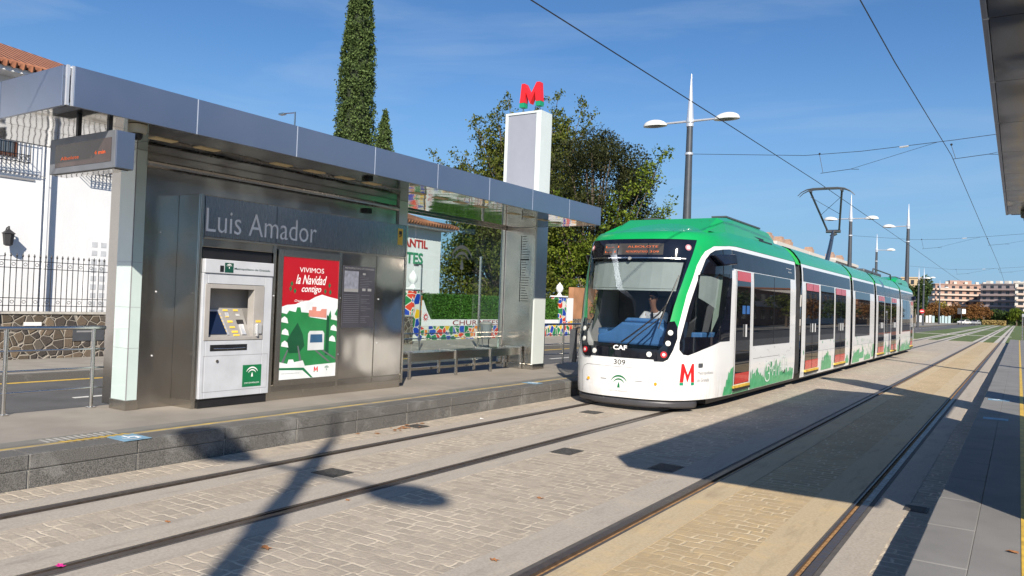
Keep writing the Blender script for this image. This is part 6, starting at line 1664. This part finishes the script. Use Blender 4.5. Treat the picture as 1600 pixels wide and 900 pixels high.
block('apartment_block', 'cream apartment block with pale balconies at the right edge behind the grey one', 'apartment block', -1.5, 30, 372, 388, 17.0, whi, 7, {'y': 8}, 'y', winm, balcony=bal)
block('beige_building', 'plain beige building peeping over the green tree beyond the tram', 'building', -38, -30.5, 330, 345, 16.5, pm('beige_render', (.50, .38, .24), .85), 5, {'y': 3}, 'y', winm)
# blocks on the near right that only the glass and steel reflect
# far greenery
def small_tree(x, y, h, w, mat, label, seed, name='street_tree', cat='tree', group='autumn street trees in the distance', n=900, ls=.55):
    rng = np.random.default_rng(seed)
    cl = [((rng.uniform(-.35, .35) * w, rng.uniform(-.3, .3) * w, h * rng.uniform(.42, .82)), (w * .30, w * .28, h * .2), n // 6) for k in range(8)]
    return tree(name, label, (x, y, 0), h * .3, .16, cl, ls, mat, seed, group=group, cat=cat)
yy = 12
for k, (w_, h_, nm_) in enumerate(((36, 9.4, 'nearest'), (46, 8.0, 'second'), (38, 6.4, 'third'), (55, 8.4, 'fourth'), (80, 7.4, 'farthest'))):
    block('brick_houses', '%s brown brick house row off to the right, mirrored in the tram windows' % nm_, 'house', 27, 39, yy, yy + w_, h_, (brn, grb, brn, whi, brn)[k], 2, {'z': int(w_ / 5)}, 'z', winm, roofm=TILE, balcony=bal, group='brick houses mirrored in the tram windows')
    yy += w_ + 9
for k in range(12):
    small_tree(17.5 + (k % 2) * 1.5, 40 + k * 17, 5.2, 4.4, (LM6, LM1, LM5)[k % 3], 'street tree off to the right that only the tram windows mirror', 120 + k, group='street trees mirrored in the tram windows', n=700, ls=.5)
small_tree(-23.6, 236, 13.5, 6.5, LM6, 'large dark green tree just past the tail of the tram', 50, 'large_tree', group=None, n=3600, ls=.6)
small_tree(-26.5, 262, 10, 6, LM6, 'green tree behind the left lamp post and the no entry sign', 51, 'large_tree', group=None, n=2400, ls=.6)
for k in range(9):
    x = -27 + k * 2.15; mt = (LM5, LM5, LM7, LM5, LM5, LM6, LM5, LM5, LM5)[k]
    nm = ['rust', 'rust', 'yellow', 'rust', 'rust', 'green', 'rust', 'rust', 'rust'][k]
    small_tree(x, 296 + (k % 3) * 3, 6.6 + (k * 37 % 5) * .25, 4.6, mt, '%s leaved street tree, number %s from the left in the distant row' % (nm, ('one', 'two', 'three', 'four', 'five', 'six', 'seven', 'eight', 'nine')[k]), 60 + k, n=1300, ls=.5)
bushes = ((-9.5, 312, 5.2, 6), (-6.0, 308, 5.6, 6), (-3.2, 303, 5.0, 5.5), (-.6, 300, 6.2, 5.5), (1.8, 300, 5.4, 5))
for k, (x, y, h, w) in enumerate(bushes):
    small_tree(x, y, h, w, (LM6, LM6, LM6, LM3, LM6)[k], ['dull green bush closing the tracks, leftmost of the row', 'green bush left of the pale straw patch end', 'green bush in the middle of the row closing the tracks', 'bright green bush at the vanishing point of the tracks', 'green bush at the far right edge of the row'][k], 80 + k, 'bush', 'bush', 'bushes at the end of the tracks', n=1800, ls=.5)
P = np.stack([rs.uniform(-9.8, -3.5, 5000), rs.uniform(290, 298, 5000), rs.uniform(.0, 1.5, 5000)], 1)
tag(leaf_mesh('dry_grass', P, .5, leafmat('straw', (.25, .18, .07), (.50, .38, .16), .8, .2), None, 99), kind='stuff')
P = np.stack([rs.uniform(-34, 8, 9000), rs.uniform(318, 330, 9000), rs.uniform(.0, 4.0, 9000)], 1)
tag(leaf_mesh('far_shrubbery', P, .9, LM6, None, 98), kind='stuff')
wf = thing('white_fence', 'long white panelled wall under the autumn trees in the distance', 'wall', (-23, 286, 0))
for k in range(12):
    if k in (3, 7): continue
    m = MB(); m.box(-29.2 + k * .92, -28.5 + k * .92, 286, 286.3, 0, 2.3 + .2 * (k % 2)); m.build('panel', 'render' if k < 6 else pm('pale_blue_panel', (.40, .52, .55), .7), wf)
# traffic signs
ns = thing('traffic_sign', 'round red no entry sign with a white bar beyond the tram', 'traffic sign', (-15.45, 166, .1))
m = MB(); m.tube([(-15.45, 166, 0), (-15.45, 166, 3.2)], .05, 8); m.build('pole', 'tube', ns)
m = MB(); m.tube([(-15.45, 165.93, 2.9), (-15.45, 165.90, 2.9)], .42, 20); m.build('disc', pm('sign_red', (.55, .02, .03), .5), ns)
m = MB(); m.box(-15.72, -15.18, 165.88, 165.895, 2.82, 2.98); m.build('white_bar', 'whiteink', ns)
ns = thing('traffic_sign', 'white rectangular sign board on a post left of the white car', 'traffic sign', (-12.1, 225, .1))
m = MB(); m.tube([(-12.1, 225, 0), (-12.1, 225, 3.6)], .06, 8); m.build('pole', 'darkgrey', ns)
m = MB(); m.box(-12.0, -11.2, 224.9, 224.95, 3.0, 4.2); m.build('board', 'whiteink', ns)
m = MB(); m.box(-13.0, -12.2, 224.9, 225.1, 2.9, 4.4); m.build('signal_box', 'darkgrey', ns)
kp = thing('end_post', 'slim grey post at the far end of the right hand platform', 'post', (.25, 70, .3))
m = MB(); m.tube([(.25, 70, .3), (.25, 70, 2.1)], .05, 10); m.build('pole', 'tube', kp, smooth=True)
m = MB(); m.tube([(.25, 70, 2.1), (.25, 70, 2.3)], .07, 10); m.build('head', 'alu_light', kp, smooth=True)

# ------------------------------------------------------------------ distant cars
def car(x, y, rz, mat, label):
    t = thing('parked_car', label, 'car', (0, 0, 0), 'cars in the far street')
    prof = [(-2.1, .35), (-2.15, .75), (-1.95, .95), (-1.1, 1.02), (-.5, 1.42), (1.0, 1.46), (1.75, 1.0), (2.1, .9), (2.12, .4)]
    f = lambda a, b, o: Vector((a, o - .85, b))
    m = MB(); m.prism(prof, f, 0, 1.7); m.build('body', mat, t, bevel=.08)
    m = MB(); m.prism([(-.98, 1.02), (-.46, 1.36), (.92, 1.40), (1.5, 1.02)], f, -.01, 1.71); m.build('side_window', 'side_glass', t)
    m = MB(); m.quad((-1.08, -.7, 1.05), (-1.08, .7, 1.05), (-.56, .65, 1.42), (-.56, -.65, 1.42)); m.quad((1.7, -.7, 1.05), (1.1, -.65, 1.46), (1.1, .65, 1.46), (1.7, .7, 1.05)); o = m.build('windscreen', 'side_glass', t); o.location = (-.02, 0, .02)
    for a in (-1.35, 1.35):
        for s in (-1, 1):
            m = MB(); m.tube([(a, s * .78, .33), (a, s * .9, .33)], .33, 16); w = m.build('wheel', 'black', t)
            m = MB(); m.tube([(a, s * .9, .33), (a, s * .91, .33)], .18, 12); m.build('hub', 'alu_light', w)
    for s in (-.6, .6):
        m = MB(); m.box(-2.18, -2.12, s - .15, s + .15, .62, .76); m.build('headlight', 'lens', t)
    t.location = (x, y, .0); t.rotation_euler = (0, 0, R(rz))
    return t
car(-13.4, 262, 62, pm('car_white', (.7, .7, .7), .3, coat=.5), 'white car standing in the street beyond the grass track')
car(-11.0, 275, 75, pm('car_silver', (.35, .36, .38), .3, coat=.5), 'silver grey car half hidden behind the white one')
